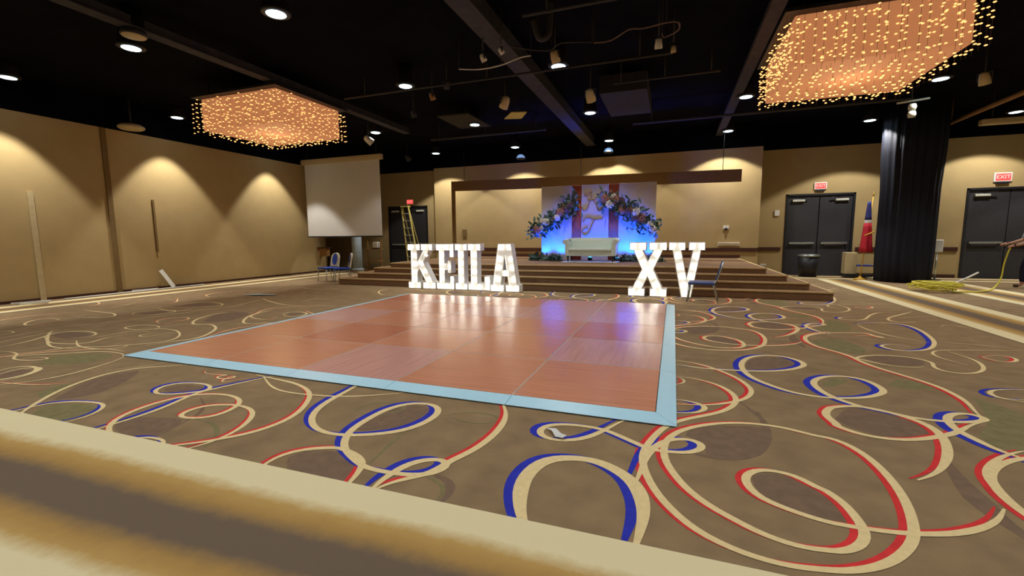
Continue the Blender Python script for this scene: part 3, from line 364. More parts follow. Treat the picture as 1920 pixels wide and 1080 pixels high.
for x, y, z, lab, s, m in [(-2.9, 6.74, 4.1, 'small pale stage lamp just left of the broad beam', .6, 'rung'), (-2.56, 6.65, 4.12, 'little white globe-like stage lamp touching the broad beam', .5, 'rung'),
    (-1.82, 7.05, 4.08, 'cluster-mounted pale stage lamp right of the broad beam', .9, 'beige'), (-.29, 7.09, 4.06, 'white stage lamp below the cable loop', .7, 'rung'), (-.09, 7.48, 4.1, 'tiny dim stage lamp right of the cable loop', .5, 'beige'),
    (-4.52, 7.97, 4.05, 'brass-coloured stage lamp hanging over the letters E and I', .7, 'wood'), (-4.1, 7.79, 4.15, 'dim brown stage lamp over the letter A', .7, 'beam'), (-5.63, 9.06, 4.1, 'dim reddish stage lamp right of the left chandelier', .8, 'beam'),
    (-3.35, 8.9, 4.06, 'tan stage lamp with flared housing above the tilted bright tile', 1.2, 'beige'), (-1.63, 9.1, 4.06, 'pale bowl-shaped stage lamp right of the broad beam', 1.2, 'beige'), (-8.36, 11.0, 4.12, 'white stage lamp just above the projection screen', 1.3, 'rung'),
    (-9.2, 14.3, 4.2, 'dim greenish stage lamp between screen and stage wall', 1.2, 'beam'), (5.28, 10.98, 4.12, 'small pale stage lamp right of the big right chandelier', 1.1, 'beige')]:
    lampcan(x, y, z, lab, s=s, m=m, tilt=random.uniform(.3, .9))
def slab(name, quad, z, th, m, lab, cat, tilt=0):
    q = MB(); q.prism([(x, y, z+tilt*(i in (2, 3))) for i, (x, y) in enumerate(quad)], (0, 0, th), m)
    cx = sum(p[0] for p in quad)/4; cy = sum(p[1] for p in quad)/4
    q.tube([(cx, cy, z+th), (cx, cy, HC-.005)], .012, 'pipe', n=6)
    tag(q.build(name), lab, cat)
slab('reflector_panel', [(-4.0, 10.57), (-3.65, 10.1), (-3.3, 10.2), (-3.6, 10.69)], 4.18, .02, 'ladder', 'small bright cream panel tilted under the ceiling beside the broad beam', 'panel')
slab('ceiling_tile', [(-5.8, 10.45), (-4.95, 10.5), (-4.9, 11.9), (-5.8, 11.8)], 4.38, .03, 'tile', 'olive-brown square tile around a downlight above the left stage steps', 'tile')
dq = MB(); dq.box(-1.55, -.6, 9.7, 11.6, 4.25, 4.6, 'duct'); dq.tube([(-1.1, 10.6, 4.6), (-1.1, 10.6, HC-.005)], .02, 'pipe')
tag(dq.build('ceiling_duct'), 'dark square ceiling duct to the right of the broad beam', 'duct')
hs = MB(); hs.tube(catmull([(-2.05, 6.7, 4.5), (-2.0, 6.72, 4.3), (-1.95, 6.75, 4.24), (-1.85, 6.8, 4.34), (-1.83, 6.8, HC-.01)], .03), .05, 'pipe', n=10)
tag(hs.build('flexible_hose'), 'thick grey hose looping down beside the broad beam', 'hose')
# pale caps against the wall top
t = thing('ceiling_speaker', 'round beige dome fixed at the top of the left wall', 'speaker', (-12.70, 7.47, 4.02))
MB().lathe([(.22, 0), (.27, .03), (.27, .07), (.20, .12), (.08, .14)], 'beige').tube([(0, 0, .13), (0, 0, HC-4.02-.005)], .02, 'pipe').build('speaker_housing', t)
t = thing('ceiling_heater', 'long beige box fixture below the ceiling at the right edge', 'fixture', (7.6, 14.5, 3.98))
MB().box(-.62, .62, -.1, .1, -.06, .08, 'beige', bev=.03).build('housing', t)
for sx in (-.4, .4): MB().tube([(sx, 0, .05), (sx, 0, HC-3.98-.005)], .012, 'pipe').build('hanger', t)
t = thing('track_light', 'small white track lights in a T shape below the right chandelier', 'lamp', (4.62, 12.0, 4.0))
MB().tube([(-.25, 0, .05), (.3, 0, .1)], .02, 'rung').tube([(0, 0, .05), (0, 0, HC-4.0-.005)], .012, 'pipe').build('track', t)
for dz in (-.05, -.2): MB().lathe([(.06, -.06), (.075, 0), (.06, .06)], 'rung', c=(.02, 0, dz), n=14).build('lamp_head', t)

# downlights on their 3.25 m grid
def spot(parent, power, loc=(0, 0, -.03), ang=117, blend=.35, col=CAN_COLOR, rad=.06):
    l = bpy.data.lights.new('spot', 'SPOT'); l.energy = power; l.spot_size = math.radians(ang); l.spot_blend = blend; l.color = col; l.shadow_soft_size = rad
    o = bpy.data.objects.new('lamp_glow', l); C.objects.link(o); o.parent = parent; o.location = loc; return o
def make_downlight(z):
    t = thing('downlight', '-', 'downlight', (0, 0, z))
    MB().lathe([(.17, .0), (.19, .01), (.19, .03), (.155, .18), (.155, HC-z-.005), (.14, HC-z-.005)], 'canrim', n=24).build('trim_ring', t)
    MB().lathe([(.002, -.004), (.125, -.004), (.13, .003)], 'can', n=24).build('lens', t)
    spot(t, CAN_POWER)
    return t
dl0 = make_downlight(4.35); dlw = make_downlight(4.47); first_w = True
colx = {-11.75: 'above the left wall', -8.25: 'over the left of the room', -5.2: 'over the middle left', -2.05: 'over the middle', 1.42: 'right of the middle', 4.9: 'over the right doors', 8.1: 'over the far right', 11.3: 'x'}
named = {(-11.75, 4.97): 'bright round downlight at the left edge of the photo', (-11.75, 8.0): 'small round downlight left of the left chandelier, near the wall',
 (-8.25, 4.97): 'bright oval downlight in the upper left, beside a dim brown disc', (-8.25, 11.2): 'round downlight right of the left chandelier, above the screen', (-8.25, 14.7): 'round downlight near the wall right of the screen',
 (-5.2, 4.97): 'largest and brightest round downlight, near the top left of the photo', (-5.2, 8.1): 'dim little round downlight between left chandelier and broad beam', (-5.2, 11.45): 'round downlight set in the olive-brown tile', (-5.2, 14.75): 'small round downlight just in front of the stage wall, left of the broad beam',
 (-2.05, 8.2): 'round downlight under the lamp cluster beside the broad beam', (-2.05, 11.45): 'round downlight above the backdrop, near the dark duct', (-2.05, 14.9): 'small round downlight close to the wall over the backdrop',
 (1.42, 11.45): 'round downlight just left of the big right chandelier', (1.42, 14.9): 'small round downlight by the slim beam, right of the backdrop', (4.9, 15.0): 'round downlight below the big chandelier, over the first double doors', (4.9, 11.6): 'round downlight right behind the big right chandelier', (8.1, 15.4): 'round downlight at the far right near the beige box fixture', (-11.75, 11.15): 'round downlight hidden behind the left chandelier, near the wall'}
wash = bpy.data.lights.new('wash', 'SPOT'); wash.energy = WASH_POWER; wash.spot_size = math.radians(113); wash.spot_blend = .16; wash.color = CAN_COLOR; wash.shadow_soft_size = .07
washl = bpy.data.lights.new('wash_left', 'SPOT'); washl.energy = WASH_POWER*1.35; washl.spot_size = math.radians(76); washl.spot_blend = .3; washl.color = CAN_COLOR; washl.shadow_soft_size = .07
first = True; cand = [c_ for c_ in dl0.children if c_.type == 'LIGHT'][0].data
for x in colx:
    for y in (-1.55, 1.7, 4.97, 8.1, 11.45, 14.8):
        k = min(named, key=lambda q: abs(q[0]-x)+abs(q[1]-y)); lab = None; yy = y; xx = x
        if abs(k[0]-x)+abs(k[1]-y) < .7: lab = named[k]; xx, yy = k
        if (x, y) in ((-8.25, 8.1), (1.42, 8.1), (-11.75, 14.8)): continue
        if x == -11.75: d = dlw if first_w else copy_tree(dlw); first_w = False
        else: d = dl0 if first else copy_tree(dl0); first = False
        [c_ for c_ in d.children if c_.type == 'LIGHT'][0].data = washl if x == -11.75 else wash if y == 14.8 else cand
        d.location = (-12.3, min(yy*1.0415, 13.6), 4.47) if x == -11.75 else (xx, yy, 4.35)
        d['group'] = 'downlights in the black ceiling'
        if lab is None:
            lab = 'round ceiling downlight outside the frame of the photo'; d['group'] = 'downlights outside the frame'
        d['label'] = lab
t = thing('unlit_downlight', 'unlit brownish downlight disc beside the bright upper left one', 'downlight', (-7.75, 4.72, 4.35)); MB().lathe([(.02, 0), (.15, 0), (.155, .01)], 'beige', n=20).build('lens', t); MB().lathe([(.155, .012), (.17, .02), (.15, .1), (.15, HC-4.355)], 'canrim', n=20).build('trim_ring', t)

for x, lab in ((-5.2, 'left one of two added glowing domes for the bluish light pools above the stage wall'), (-2.12, 'right one of two added glowing domes for the bluish light pools above the stage wall')):  # added domes glow in place of light reflected on the black upper wall
    t = thing('light_pool_dome', lab, 'lamp', (x, 15.35, 4.06), 0, 'added domes for the light pools over the stage wall')
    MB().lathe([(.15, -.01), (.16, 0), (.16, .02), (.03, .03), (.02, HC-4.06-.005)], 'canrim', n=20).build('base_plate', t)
    MB().lathe([(.155, 0), (.15, .05), (.12, .11), (.06, .15), (.015, .16)], 'dome', n=20).build('dome_light_pool', t)

# ---------------------------------------------------------------- chandeliers of hanging string lights
def chandelier(x0, x1, y0, y1, lab):
    zt, zb = 4.35, 3.58
    t = thing('string_light_chandelier', lab, 'chandelier', ((x0+x1)/2, (y0+y1)/2, zb), 0, 'string light chandeliers'); hx = (x1-x0)/2; hy = (y1-y0)/2; H = zt-zb
    a = MB(); a.box(-hx-.04, hx+.04, -hy-.04, hy+.04, H, H+.05, 'dark')
    for sx in (-1, 1):
        for sy in (-1, 1): a.tube([(sx*hx*.8, sy*hy*.8, H+.05), (sx*hx*.8, sy*hy*.8, HC-zb-.005)], .015, 'dark', n=6)
    a.build('canopy_frame', t)
    b = MB(); b.box(-hx+.1, hx-.1, -hy+.1, hy-.1, .10, H-.002, 'bulb_glow', bev=.03); b.build('inner_glow_box', t, label='glowing peach box added as the blurred glow of the bulbs')  # added glowing box, stands in for bloom around the dense bulbs
    protos = []
    for v in range(5):
        q = MB(); q.tube([(0, 0, 0), (0, 0, H)], .0022, 'wire', n=4)
        z = random.uniform(.0, .1)
        while z < H-.02:
            q.ball((random.uniform(-.01, .01), random.uniform(-.01, .01), z), .0125, 'string', 6, (1.6, 1.6, .8)); z += random.uniform(.085, .15)
        protos.append(q)
    # ring of single strands, 96 in all, over the inner hanging ones
    meshes = []
    for q in protos: o = q.build('light_strand', t); meshes.append(o.data); bpy.data.objects.remove(o)
    P = []; n1, n2 = 20, 17
    for k in range(n1): P += [(-hx+2*hx*k/(n1-1), -hy), (-hx+2*hx*k/(n1-1), hy)]
    for k in range(n2): P += [(-hx, -hy+2*hy*(k+.5)/n2), (hx, -hy+2*hy*(k+.5)/n2)]
    for k, (x, y) in enumerate(P):
        o = bpy.data.objects.new('light_strand', meshes[k % 5]); C.objects.link(o); o.parent = t
        o.location = (x+random.uniform(-.03, .03)*(abs(y) > hy-.01), y+random.uniform(-.03, .03)*(abs(x) > hx-.01), random.uniform(0, .05)); o.scale.z = .92
    q = MB()
    for i in range(14):
        for j in range(13):
            x = -hx+.16+(2*hx-.32)*i/13; y = -hy+.16+(2*hy-.32)*j/12
            x += random.uniform(-.05, .05); y += random.uniform(-.05, .05); z = random.uniform(.0, .07)
            q.tube([(x, y, z), (x, y, .1)], .002, 'wire', n=4, cap=False); q.ball((x, y, z), .0125, 'string', 6, (1.6, 1.6, .8))
    for k in range(int(360)):   # the shorter strings lying against the added glow box
        s_ = random.random(); zz_ = random.uniform(.1, H-.05)
        side = random.choice('xxyy'); e = random.choice((-1, 1))
        if side == 'x': p_ = (random.uniform(-hx+.1, hx-.1), e*(hy-.09), zz_)
        else: p_ = (e*(hx-.09), random.uniform(-hy+.1, hy-.1), zz_)
        q.ball(p_, .0115, 'string', 6, (1.6, 1.6, .8))
    o = q.build('inner_strands', t); o['kind'] = 'stuff'
    l = bpy.data.lights.new('glow', 'POINT'); l.energy = 22; l.color = (1, .62, .34); l.shadow_soft_size = .5
    lo = bpy.data.objects.new('lamp_glow', l); C.objects.link(lo); lo.parent = t; lo.location = (0, 0, -.15)
    return t
chandelier(-9.9, -7.56, 7.08, 9.1, 'smaller glowing box chandelier of string lights over the left of the room')
chandelier(1.4, 3.58, 7.45, 9.65, 'large glowing box chandelier of string lights at the upper right')

# ---------------------------------------------------------------- dance floor
df = thing('dance_floor', 'square portable wood dance floor with white edging coloured with cool blue light on the patterned carpet', 'dance floor', (-2.865, 5.925, 0))
ox, oy = -2.865, 5.925
x0, x1, y0, y1 = -5.62-ox, -.08-ox, 3.25-oy, 8.68-oy
rx0, rx1, ry0, ry1 = -5.795-ox, .06-ox, 3.09-oy, 8.755-oy
px_, py_ = (x1-x0)/5, (y1-y0)/5
tint = [['woodA', 'woodA', 'woodSheen', 'woodA', 'woodA'], ['woodA', 'woodC', 'woodA', 'woodA', 'woodSheen'], ['woodSheen', 'woodA', 'woodC', 'woodA', 'woodC'], ['woodA', 'woodC', 'woodSheen', 'woodSheen', 'woodSheen'], ['woodC', 'woodSheen', 'woodA', 'woodSheen', 'woodSheen']]
for j in range(5):
    for i in range(5):
        a = MB(); g = .006
        a.box(-px_/2+g, px_/2-g, -py_/2+g, py_/2-g, .010, .034, tint[j][i])
        a.build('floor_panel', df, (x0+(i+.5)*px_, y0+(j+.5)*py_, 0))
s = MB()
s.box(x0, x1, y0, y1, .009, .012, 'dark')
for k in range(1, 5):
    s.box(x0+k*px_-.007, x0+k*px_+.007, y0, y1, .012, .0348, 'seam'); s.box(x0, x1, y0+k*py_-.007, y0+k*py_+.007, .012, .0348, 'seam')
s.build('seam_strips', df, label='pale metal seams between the panels')
def ramp(a, b, c_, d, lo=.009, hi=.034):  # a,b outer low edge ; c,d inner high edge
    q = MB(); bm = q.bm; v = [bm.verts.new(p) for p in [(a[0], a[1], lo), (b[0], b[1], lo), (c_[0], c_[1], lo), (d[0], d[1], lo), (a[0], a[1], lo+.004), (b[0], b[1], lo+.004), (c_[0], c_[1], hi), (d[0], d[1], hi)]]
    fs = [bm.faces.new([v[i] for i in ix]) for ix in ((3, 2, 1, 0), (4, 5, 6, 7), (0, 1, 5, 4), (1, 2, 6, 5), (2, 3, 7, 6), (3, 0, 4, 7))]; q._tag(fs, 'ramp'); q.build('edge_ramp', df)
e = .005
def edge(P0, P1, I0, I1, n=5):
    for k in range(n):
        a, b = k/n, (k+1)/n; g0 = .0025
        Lp = lambda A, B, t_: (A[0]+(B[0]-A[0])*t_, A[1]+(B[1]-A[1])*t_)
        ia = I0 if k == 0 else None
        # joints fall on the panel seams
        sa, sb = a, b
        A0 = P0 if k == 0 else (Lp(I0, I1, a)[0] if P0[1] == P1[1] else P0[0], P0[1] if P0[1] == P1[1] else Lp(I0, I1, a)[1])
        B0 = P1 if k == n-1 else (Lp(I0, I1, b)[0] if P0[1] == P1[1] else P0[0], P0[1] if P0[1] == P1[1] else Lp(I0, I1, b)[1])
        d_ = Vector((I1[0]-I0[0], I1[1]-I0[1])).normalized()*g0
        sh = lambda p, s_: (p[0]+d_.x*s_, p[1]+d_.y*s_)
        ramp(sh(A0, 1), sh(B0, -1), sh(Lp(I0, I1, b), -1), sh(Lp(I0, I1, a), 1))
edge((rx0, ry0), (rx1, ry0), (x0, y0), (x1, y0)); edge((rx1, ry0), (rx1, ry1), (x1, y0), (x1, y1)); edge((rx1, ry1), (rx0, ry1), (x1, y1), (x0, y1)); edge((rx0, ry1), (rx0, ry0), (x0, y1), (x0, y0))

# ---------------------------------------------------------------- stage with three-sided steps
st = thing('stage', 'low carpeted stage with four wrap-around steps against the back wall', 'stage', (-3, 13, 0))
tiers = [(-8.98, 2.97, 10.2, .175), (-8.56, 2.63, 10.5, .315), (-8.2, 2.29, 10.8, .445), (-7.85, 1.95, 11.12, .57)]
zl = .008
for i, (a, b, y, z) in enumerate(tiers):
    yb = YB-.005 if i < 4 else 0
    q = MB(); q.box(a+3, min(b, 2.45 if i < 0 else b)+3, y-13, yb-13, zl, z-.012, 'step'); o = q.build('stage_top' if i == 3 else 'step', st)
    q = MB(); q.box(a+3-.012, b+3+.012, y-13-.012, yb-13, z-.012, z, 'step')
    q.box(a+3-.016, b+3+.016, y-13-.018, y-13+.035, z-.026, z+.004, 'nosing'); q.box(b+3-.035, b+3+.018, y-13, yb-13, z-.026, z+.004, 'nosing'); q.box(a+3-.018, a+3+.035, y-13, yb-13, z-.026, z+.004, 'nosing')
    q.build('nosing_board', o, label='tan carpeted tread with pale nosing')
    zl = z+.0005
# hanging valance over the stage
hd = thing('stage_valance', 'long dark brown valance beam hanging in front of the lit stage wall', 'valance', (-2.9, 14.6, 2.95))
q = MB(); bm = q.bm; xa, xb = -7.6+2.9, 1.8+2.9
q.prism([(xa, 0, .02), (xb, 0, -.10), (xb, 0, .25), (xa, 0, .36)], (0, .12, 0), 'pilaster'); q.build('valance_board', hd)
q = MB(); q.box(xa, xa+.1, 0, .12, -2.37, .02, 'pilaster'); q.build('leg', hd)
for xx in (xa+.5, 0, xb-.5): MB().tube([(xx, .06, .2), (xx, .06, HC-2.955)], .01, 'dark', n=6).build('hanger', hd)

# ---------------------------------------------------------------- marquee letters
GL = {
'K': [(0, 0), (.42, 0), (.42, .15), (.32, .15), (.32, .36), (.38, .44), (.58, .15), (.48, .15), (.48, 0), (.90, 0), (.90, .15), (.82, .15), (.52, .60), (.70, .85), (.82, .85), (.82, 1), (.44, 1), (.44, .85), (.50, .85), (.32, .60), (.32, .85), (.42, .85), (.42, 1), (0, 1), (0, .85), (.10, .85), (.10, .15), (0, .15)],
'E': [(0, 0), (.66, 0), (.66, .30), (.50, .30), (.50, .15), (.32, .15), (.32, .42), (.42, .42), (.42, .36), (.56, .36), (.56, .64), (.42, .64), (.42, .58), (.32, .58), (.32, .85), (.50, .85), (.50, .70), (.66, .70), (.66, 1), (0, 1), (0, .85), (.10, .85), (.10, .15), (0, .15)],
'I': [(0, 0), (.42, 0), (.42, .15), (.32, .15), (.32, .85), (.42, .85), (.42, 1), (0, 1), (0, .85), (.10, .85), (.10, .15), (0, .15)],
'L': [(0, 0), (.68, 0), (.68, .31), (.50, .31), (.50, .15), (.30, .15), (.30, .85), (.40, .85), (.40, 1), (0, 1), (0, .85), (.08, .85), (.08, .15), (0, .15)],
'A': [(0, 0), (.38, 0), (.38, .15), (.30, .15), (.33, .32), (.47, .32), (.50, .15), (.42, .15), (.42, 0), (.80, 0), (.80, .15), (.74, .15), (.58, 1), (.22, 1), (.06, .15), (0, .15)],
'X': [(0, 0), (.42, 0), (.42, .15), (.36, .15), (.48, .36), (.60, .15), (.54, .15), (.54, 0), (.96, 0), (.96, .15), (.86, .15), (.63, .5), (.84, .85), (.94, .85), (.94, 1), (.50, 1), (.50, .85), (.60, .85), (.48, .66), (.36, .85), (.44, .85), (.44, 1), (.02, 1), (.02, .85), (.12, .85), (.33, .5), (.10, .15), (0, .15)],
'V': [(.36, 0), (.62, 0), (.84, .85), (.94, .85), (.94, 1), (.52, 1), (.52, .85), (.62, .85), (.49, .34), (.34, .85), (.44, .85), (.44, 1), (0, 1), (0, .85), (.10, .85)]}
HOLE = {'A': [(.36, .46), (.44, .46), (.40, .76)]}
BULB = {
'K': [(.08, .925), (.33, .925), (.21, .74), (.21, .55), (.21, .36), (.21, .2), (.08, .075), (.33, .075), (.52, .925), (.74, .925), (.60, .75), (.42, .56), (.55, .40), (.68, .22), (.56, .075), (.80, .075)],
'E': [(.08, .925), (.32, .925), (.58, .925), (.58, .78), (.21, .75), (.21, .58), (.48, .5), (.21, .4), (.21, .24), (.08, .075), (.32, .075), (.58, .075), (.58, .22)],
'I': [(.08, .925), (.34, .925), (.21, .76), (.21, .58), (.21, .4), (.21, .22), (.08, .075), (.34, .075)],
'L': [(.08, .925), (.32, .925), (.19, .76), (.19, .58), (.19, .4), (.19, .22), (.08, .075), (.32, .075), (.59, .075), (.59, .22)],
'A': [(.30, .92), (.50, .92), (.25, .68), (.55, .68), (.22, .5), (.40, .39), (.58, .5), (.18, .26), (.62, .26), (.09, .075), (.29, .075), (.51, .075), (.71, .075)],
'X': [(.10, .925), (.34, .925), (.60, .925), (.86, .925), (.25, .78), (.71, .78), (.36, .62), (.60, .62), (.48, .5), (.36, .38), (.60, .38), (.25, .22), (.71, .22), (.10, .075), (.34, .075), (.62, .075), (.86, .075)],
'V': [(.09, .925), (.35, .925), (.60, .925), (.86, .925), (.24, .75), (.73, .75), (.31, .56), (.67, .56), (.38, .38), (.60, .38), (.44, .22), (.49, .08)]}
bulb0 = MB().ball((0, 0, 0), .04, 'bulb', 12, (1, .8, 1)).build('bulb', None); bulbmesh = bulb0.data; bpy.data.objects.remove(bulb0)
def loop_wall(q, pts, y0, y1, th, m, sign=1):
    n = len(pts); off = []
    ar = sum(pts[i][0]*pts[(i+1) % n][1]-pts[(i+1) % n][0]*pts[i][1] for i in range(n)); sg = (1 if ar > 0 else -1)*sign
    for i in range(n):
        p, a, b = Vector(pts[i]), Vector(pts[i-1]), Vector(pts[(i+1) % n])
        d1 = (p-a).normalized(); d2 = (b-p).normalized(); n1 = Vector((-d1.y, d1.x)); n2 = Vector((-d2.y, d2.x))
        mm = (n1+n2); k = 1/max(.35, 1+n1.dot(n2)); off.append(p+mm*k*th*sg)
    V = [[q.bm.verts.new((p[0], y, p[1])) for p in L_] for L_, y in ((pts, y0), (pts, y1), (off, y0), (off, y1))]
    fs = []
    for i in range(n):
        j = (i+1) % n
        for A, B in ((0, 1), (2, 3), (0, 2), (1, 3)): fs.append(q.bm.faces.new((V[A][i], V[A][j], V[B][j], V[B][i])))
    q._tag(fs, m)
def panel(q, loops, y0, y1, m):
    cu = bpy.data.curves.new('g', 'CURVE'); cu.dimensions = '2D'; cu.fill_mode = 'BOTH'; cu.extrude = (y1-y0)/2
    for L_ in loops:
        sp = cu.splines.new('POLY'); sp.points.add(len(L_)-1); sp.use_cyclic_u = True
        for p, c in zip(sp.points, L_): p.co = (c[0], c[1], 0, 1)
    o = bpy.data.objects.new('g', cu); C.objects.link(o); dg = bpy.context.evaluated_depsgraph_get(); dg.update()
    me = bpy.data.meshes.new_from_object(o.evaluated_get(dg)); bpy.data.objects.remove(o)
    n0 = len(q.bm.verts); f0 = len(q.bm.faces); q.bm.from_mesh(me); q.bm.verts.ensure_lookup_table(); q.bm.faces.ensure_lookup_table()
    mt = Matrix.Translation((0, (y0+y1)/2, 0)) @ Matrix.Rotation(PI/2, 4, 'X')
    bmesh.ops.transform(q.bm, verts=q.bm.verts[n0:], matrix=mt); q._tag(q.bm.faces[f0:], m); bpy.data.meshes.remove(me)
def letter(ch, xa, xb, y, lab, H=1.14, grp=None, z=.009):
    P = GL[ch]; wd = max(p[0] for p in P); sx = (xb-xa)/wd
    t = thing('marquee_letter', lab, 'light-up letter', (xa, y, z), 0, grp)
    sc = lambda L_: [(p[0]*sx, p[1]*H) for p in L_]
    loops = [sc(P)]+([sc(HOLE[ch])] if ch in HOLE else [])
    q = MB(); panel(q, loops, .03, .20, 'letter'); q.build('letter_body', t)
    q = MB(); loop_wall(q, loops[0], -.03, .03, .014, 'letter', 1)
    for h_ in loops[1:]: loop_wall(q, h_, -.03, .03, .012, 'letter', -1)
    q.build('rim', t)
    for bx, bz in BULB[ch]:
        o = bpy.data.objects.new('bulb', bulbmesh); C.objects.link(o); o.parent = t; o.location = (bx*sx, .0, bz*H)
    return t
g1, g2 = 'marquee letters spelling KEILA', 'marquee numerals spelling XV'
letter('K', -6.42, -5.62, 9.86, 'white light-up marquee letter K, leftmost of the name', grp=g1)
letter('E', -5.60, -5.10, 9.87, 'white light-up marquee letter E between K and I', grp=g1)
letter('I', -5.08, -4.74, 9.88, 'white light-up marquee letter I between E and L', grp=g1)
letter('L', -4.73, -4.14, 9.89, 'white light-up marquee letter L between I and A', grp=g1)
letter('A', -4.10, -3.36, 9.80, 'white light-up marquee letter A, last of the name', grp=g1)
letter('X', -.90, -.10, 9.90, 'white light-up marquee letter X', grp=g2, H=1.16)
letter('V', -.09, .62, 9.92, 'white light-up marquee letter V beside the lone blue chair', grp=g2, H=1.16)
for xx, n_ in ((-4.9, 60), (-.15, 30)):
    pass

# ---------------------------------------------------------------- projection screen
ps = thing('projection_screen', 'large white projection screen hanging in the left back corner', 'screen', (-11.1, 13.0, 1.36))
q = MB(); q.box(-1.74, 1.74, -.07, .07, 2.60, 2.78, 'beige', bev=.02); q.build('screen_case', ps)
q = MB(); q.box(-1.62, 1.62, -.006, .006, .03, 2.62, 'screen'); q.build('screen_fabric', ps)
q = MB(); q.box(-1.64, 1.64, -.02, .02, -.01, .03, 'dark'); q.build('bottom_bar', ps)
for sx in (-1.5, 1.5): MB().tube([(sx, 0, 2.76), (sx, 0, HC-1.365)], .012, 'dark', n=6).build('hanger', ps)

# ---------------------------------------------------------------- doors
def double_door(n, x0, x1, y, top, z0=0):
    t = bpy.data.objects.new('door_%d' % n, None); C.objects.link(t); t['kind'] = 'structure'; t.location = ((x0+x1)/2, y, 0)
    t['label'] = {1: 'charcoal double door behind the yellow ladder', 2: 'charcoal double door right of the stage with crash bars', 3: 'charcoal double door at the right edge of the photo'}[n]
    h = (x1-x0)/2
    q = MB(); q.box(-h, -h+.06, -.02, .12, .008, top, 'dark').box(h-.06, h, -.02, .12, .008, top, 'dark').box(-h, h, -.02, .12, top-.06, top-.001, 'dark'); q.build('door_frame', t)
    for s_ in (-1, 1):
        a, b = (s_*.012, s_*(h-.065)); a, b = min(a, b), max(a, b)
        q = MB(); q.box(a, b, .03, .08, .012, top-.065, 'door'); lf = q.build('door_leaf', t)
        q = MB(); q.box(a+.08, b-.08, -.05, -.01, 1.00, 1.06, 'chrome', bev=.008); q.box(a+.1, a+.16, -.02, .03, .99, 1.07, 'dark'); q.box(b-.16, b-.1, -.02, .03, .99, 1.07, 'dark'); q.build('crash_bar', lf)
        q = MB(); cx = s_*(h-.35); q.box(cx-.17, cx+.17, -.05, .03, top-.24, top-.17, 'rung', bev=.01); q.bar((cx, -.03, top-.16), (cx-s_*.3, -.09, top-.1), .03, .02, 'dark'); q.build('door_closer', lf)
    return t
double_door(1, -11.45, -9.55, 16.2, 2.62); double_door(2, 3.36, 5.22, YB2, 2.58); double_door(3, 7.86, 9.80, YB2, 2.58)
seg_wall('wall_corridor', [(-12, -9, 16.36, 16.4, 0, 3, 'black'), (3, 10.2, YB2+.16, YB2+.2, 0, 3, 'black')])
def exit_sign(x, y, z, lab, s=1, base=True):
    t = thing('exit_sign', lab, 'exit sign', (x, y, z), 0, 'red exit signs')
    q = MB(); q.box(-.17*s, .17*s, -.04, 0, -.1*s, .12*s, 'white', bev=.01); q.build('housing', t)
    q = MB(); q.box(-.14*s, .14*s, -.046, -.041, -.07*s, .09*s, 'exit'); q.build('sign_face', t)
    me = text_mesh('EXIT', .13*s, M['exitl'], .002); o = bpy.data.objects.new('lettering', me); C.objects.link(o); o.parent = t; o.location = (0, -.049, .01*s); o.rotation_euler = (PI/2, 0, 0)
    if base: q = MB(); q.box(-.12*s, .12*s, -.05, 0, -.15*s, -.105*s, 'dark'); q.build('emergency_light', t)
exit_sign(4.27, YB2-.003, 2.80, 'red exit sign above the double door right of the stage', 1.0)
exit_sign(8.60, YB2-.003, 2.84, 'red exit sign above the double door at the right edge', 1.15)
exit_sign(-10.35, 16.2-.003, 2.78, 'red exit sign above the door behind the ladder', 1.0, False)

# ---------------------------------------------------------------- backdrop on stage
ZS = .575
bd = thing('stage_backdrop', 'white event backdrop with two rust panels and a gold script monogram', 'backdrop', (-2.2, 13.7, ZS))
for a, b, lab in [(-3.95, -2.98, None), (-2.68, -1.86, None), (-1.56, -.5, None)]:
    q = MB(); q.box(a+2.2, b+2.2, -.03, .03, .0, 2.28, 'panelw', bev=.006); q.build('white_panel', bd)
for a, b in [(-2.99, -2.67), (-1.87, -1.55)]:
    q = MB(); nf = 10
    for k in range(nf):
        x = a+2.2+(b-a)*(k+.5)/nf; q.tube([(x, .02, .0), (x, .02, 2.29)], (b-a)/nf*.62, 'rust', n=8)
    q.build('rust_drape', bd)
def script(strokes, r, ox, oz, sc):
    q = MB()
    for s_ in strokes: q.tube([( (p.x)*sc+ox, -.045, (p.z)*sc+oz) for p in catmull([(a, 0, b) for a, b in s_], .05)], r, 'gold', n=6)
    return q
Kst = [[(.1, .95), (.0, .8), (.15, .75), (.35, 1.0), (.38, .8), (.25, .35), (.1, 0), (-.1, .0), (-.15, .15)], [(.95, 1.0), (.85, .85), (.55, .55), (.3, .5), (.15, .6)], [(.45, .55), (.62, .3), (.75, -.05), (.92, -.05), (1.0, .12)]]
Tst = [[(-.05, .75), (.0, .95), (.3, 1.02), (.6, .9), (1.1, .95)], [(.62, .92), (.45, .55), (.3, .2), (.1, -.02), (-.1, .05), (-.12, .25), (.05, .4), (.2, .42)]]
script(Kst, .018, -.38, 1.53, .55).build('gold_letter', bd, label='gold script letter K'); script(Tst, .018, -.38, .78, .50).build('gold_letter', bd, label='gold script letter T')
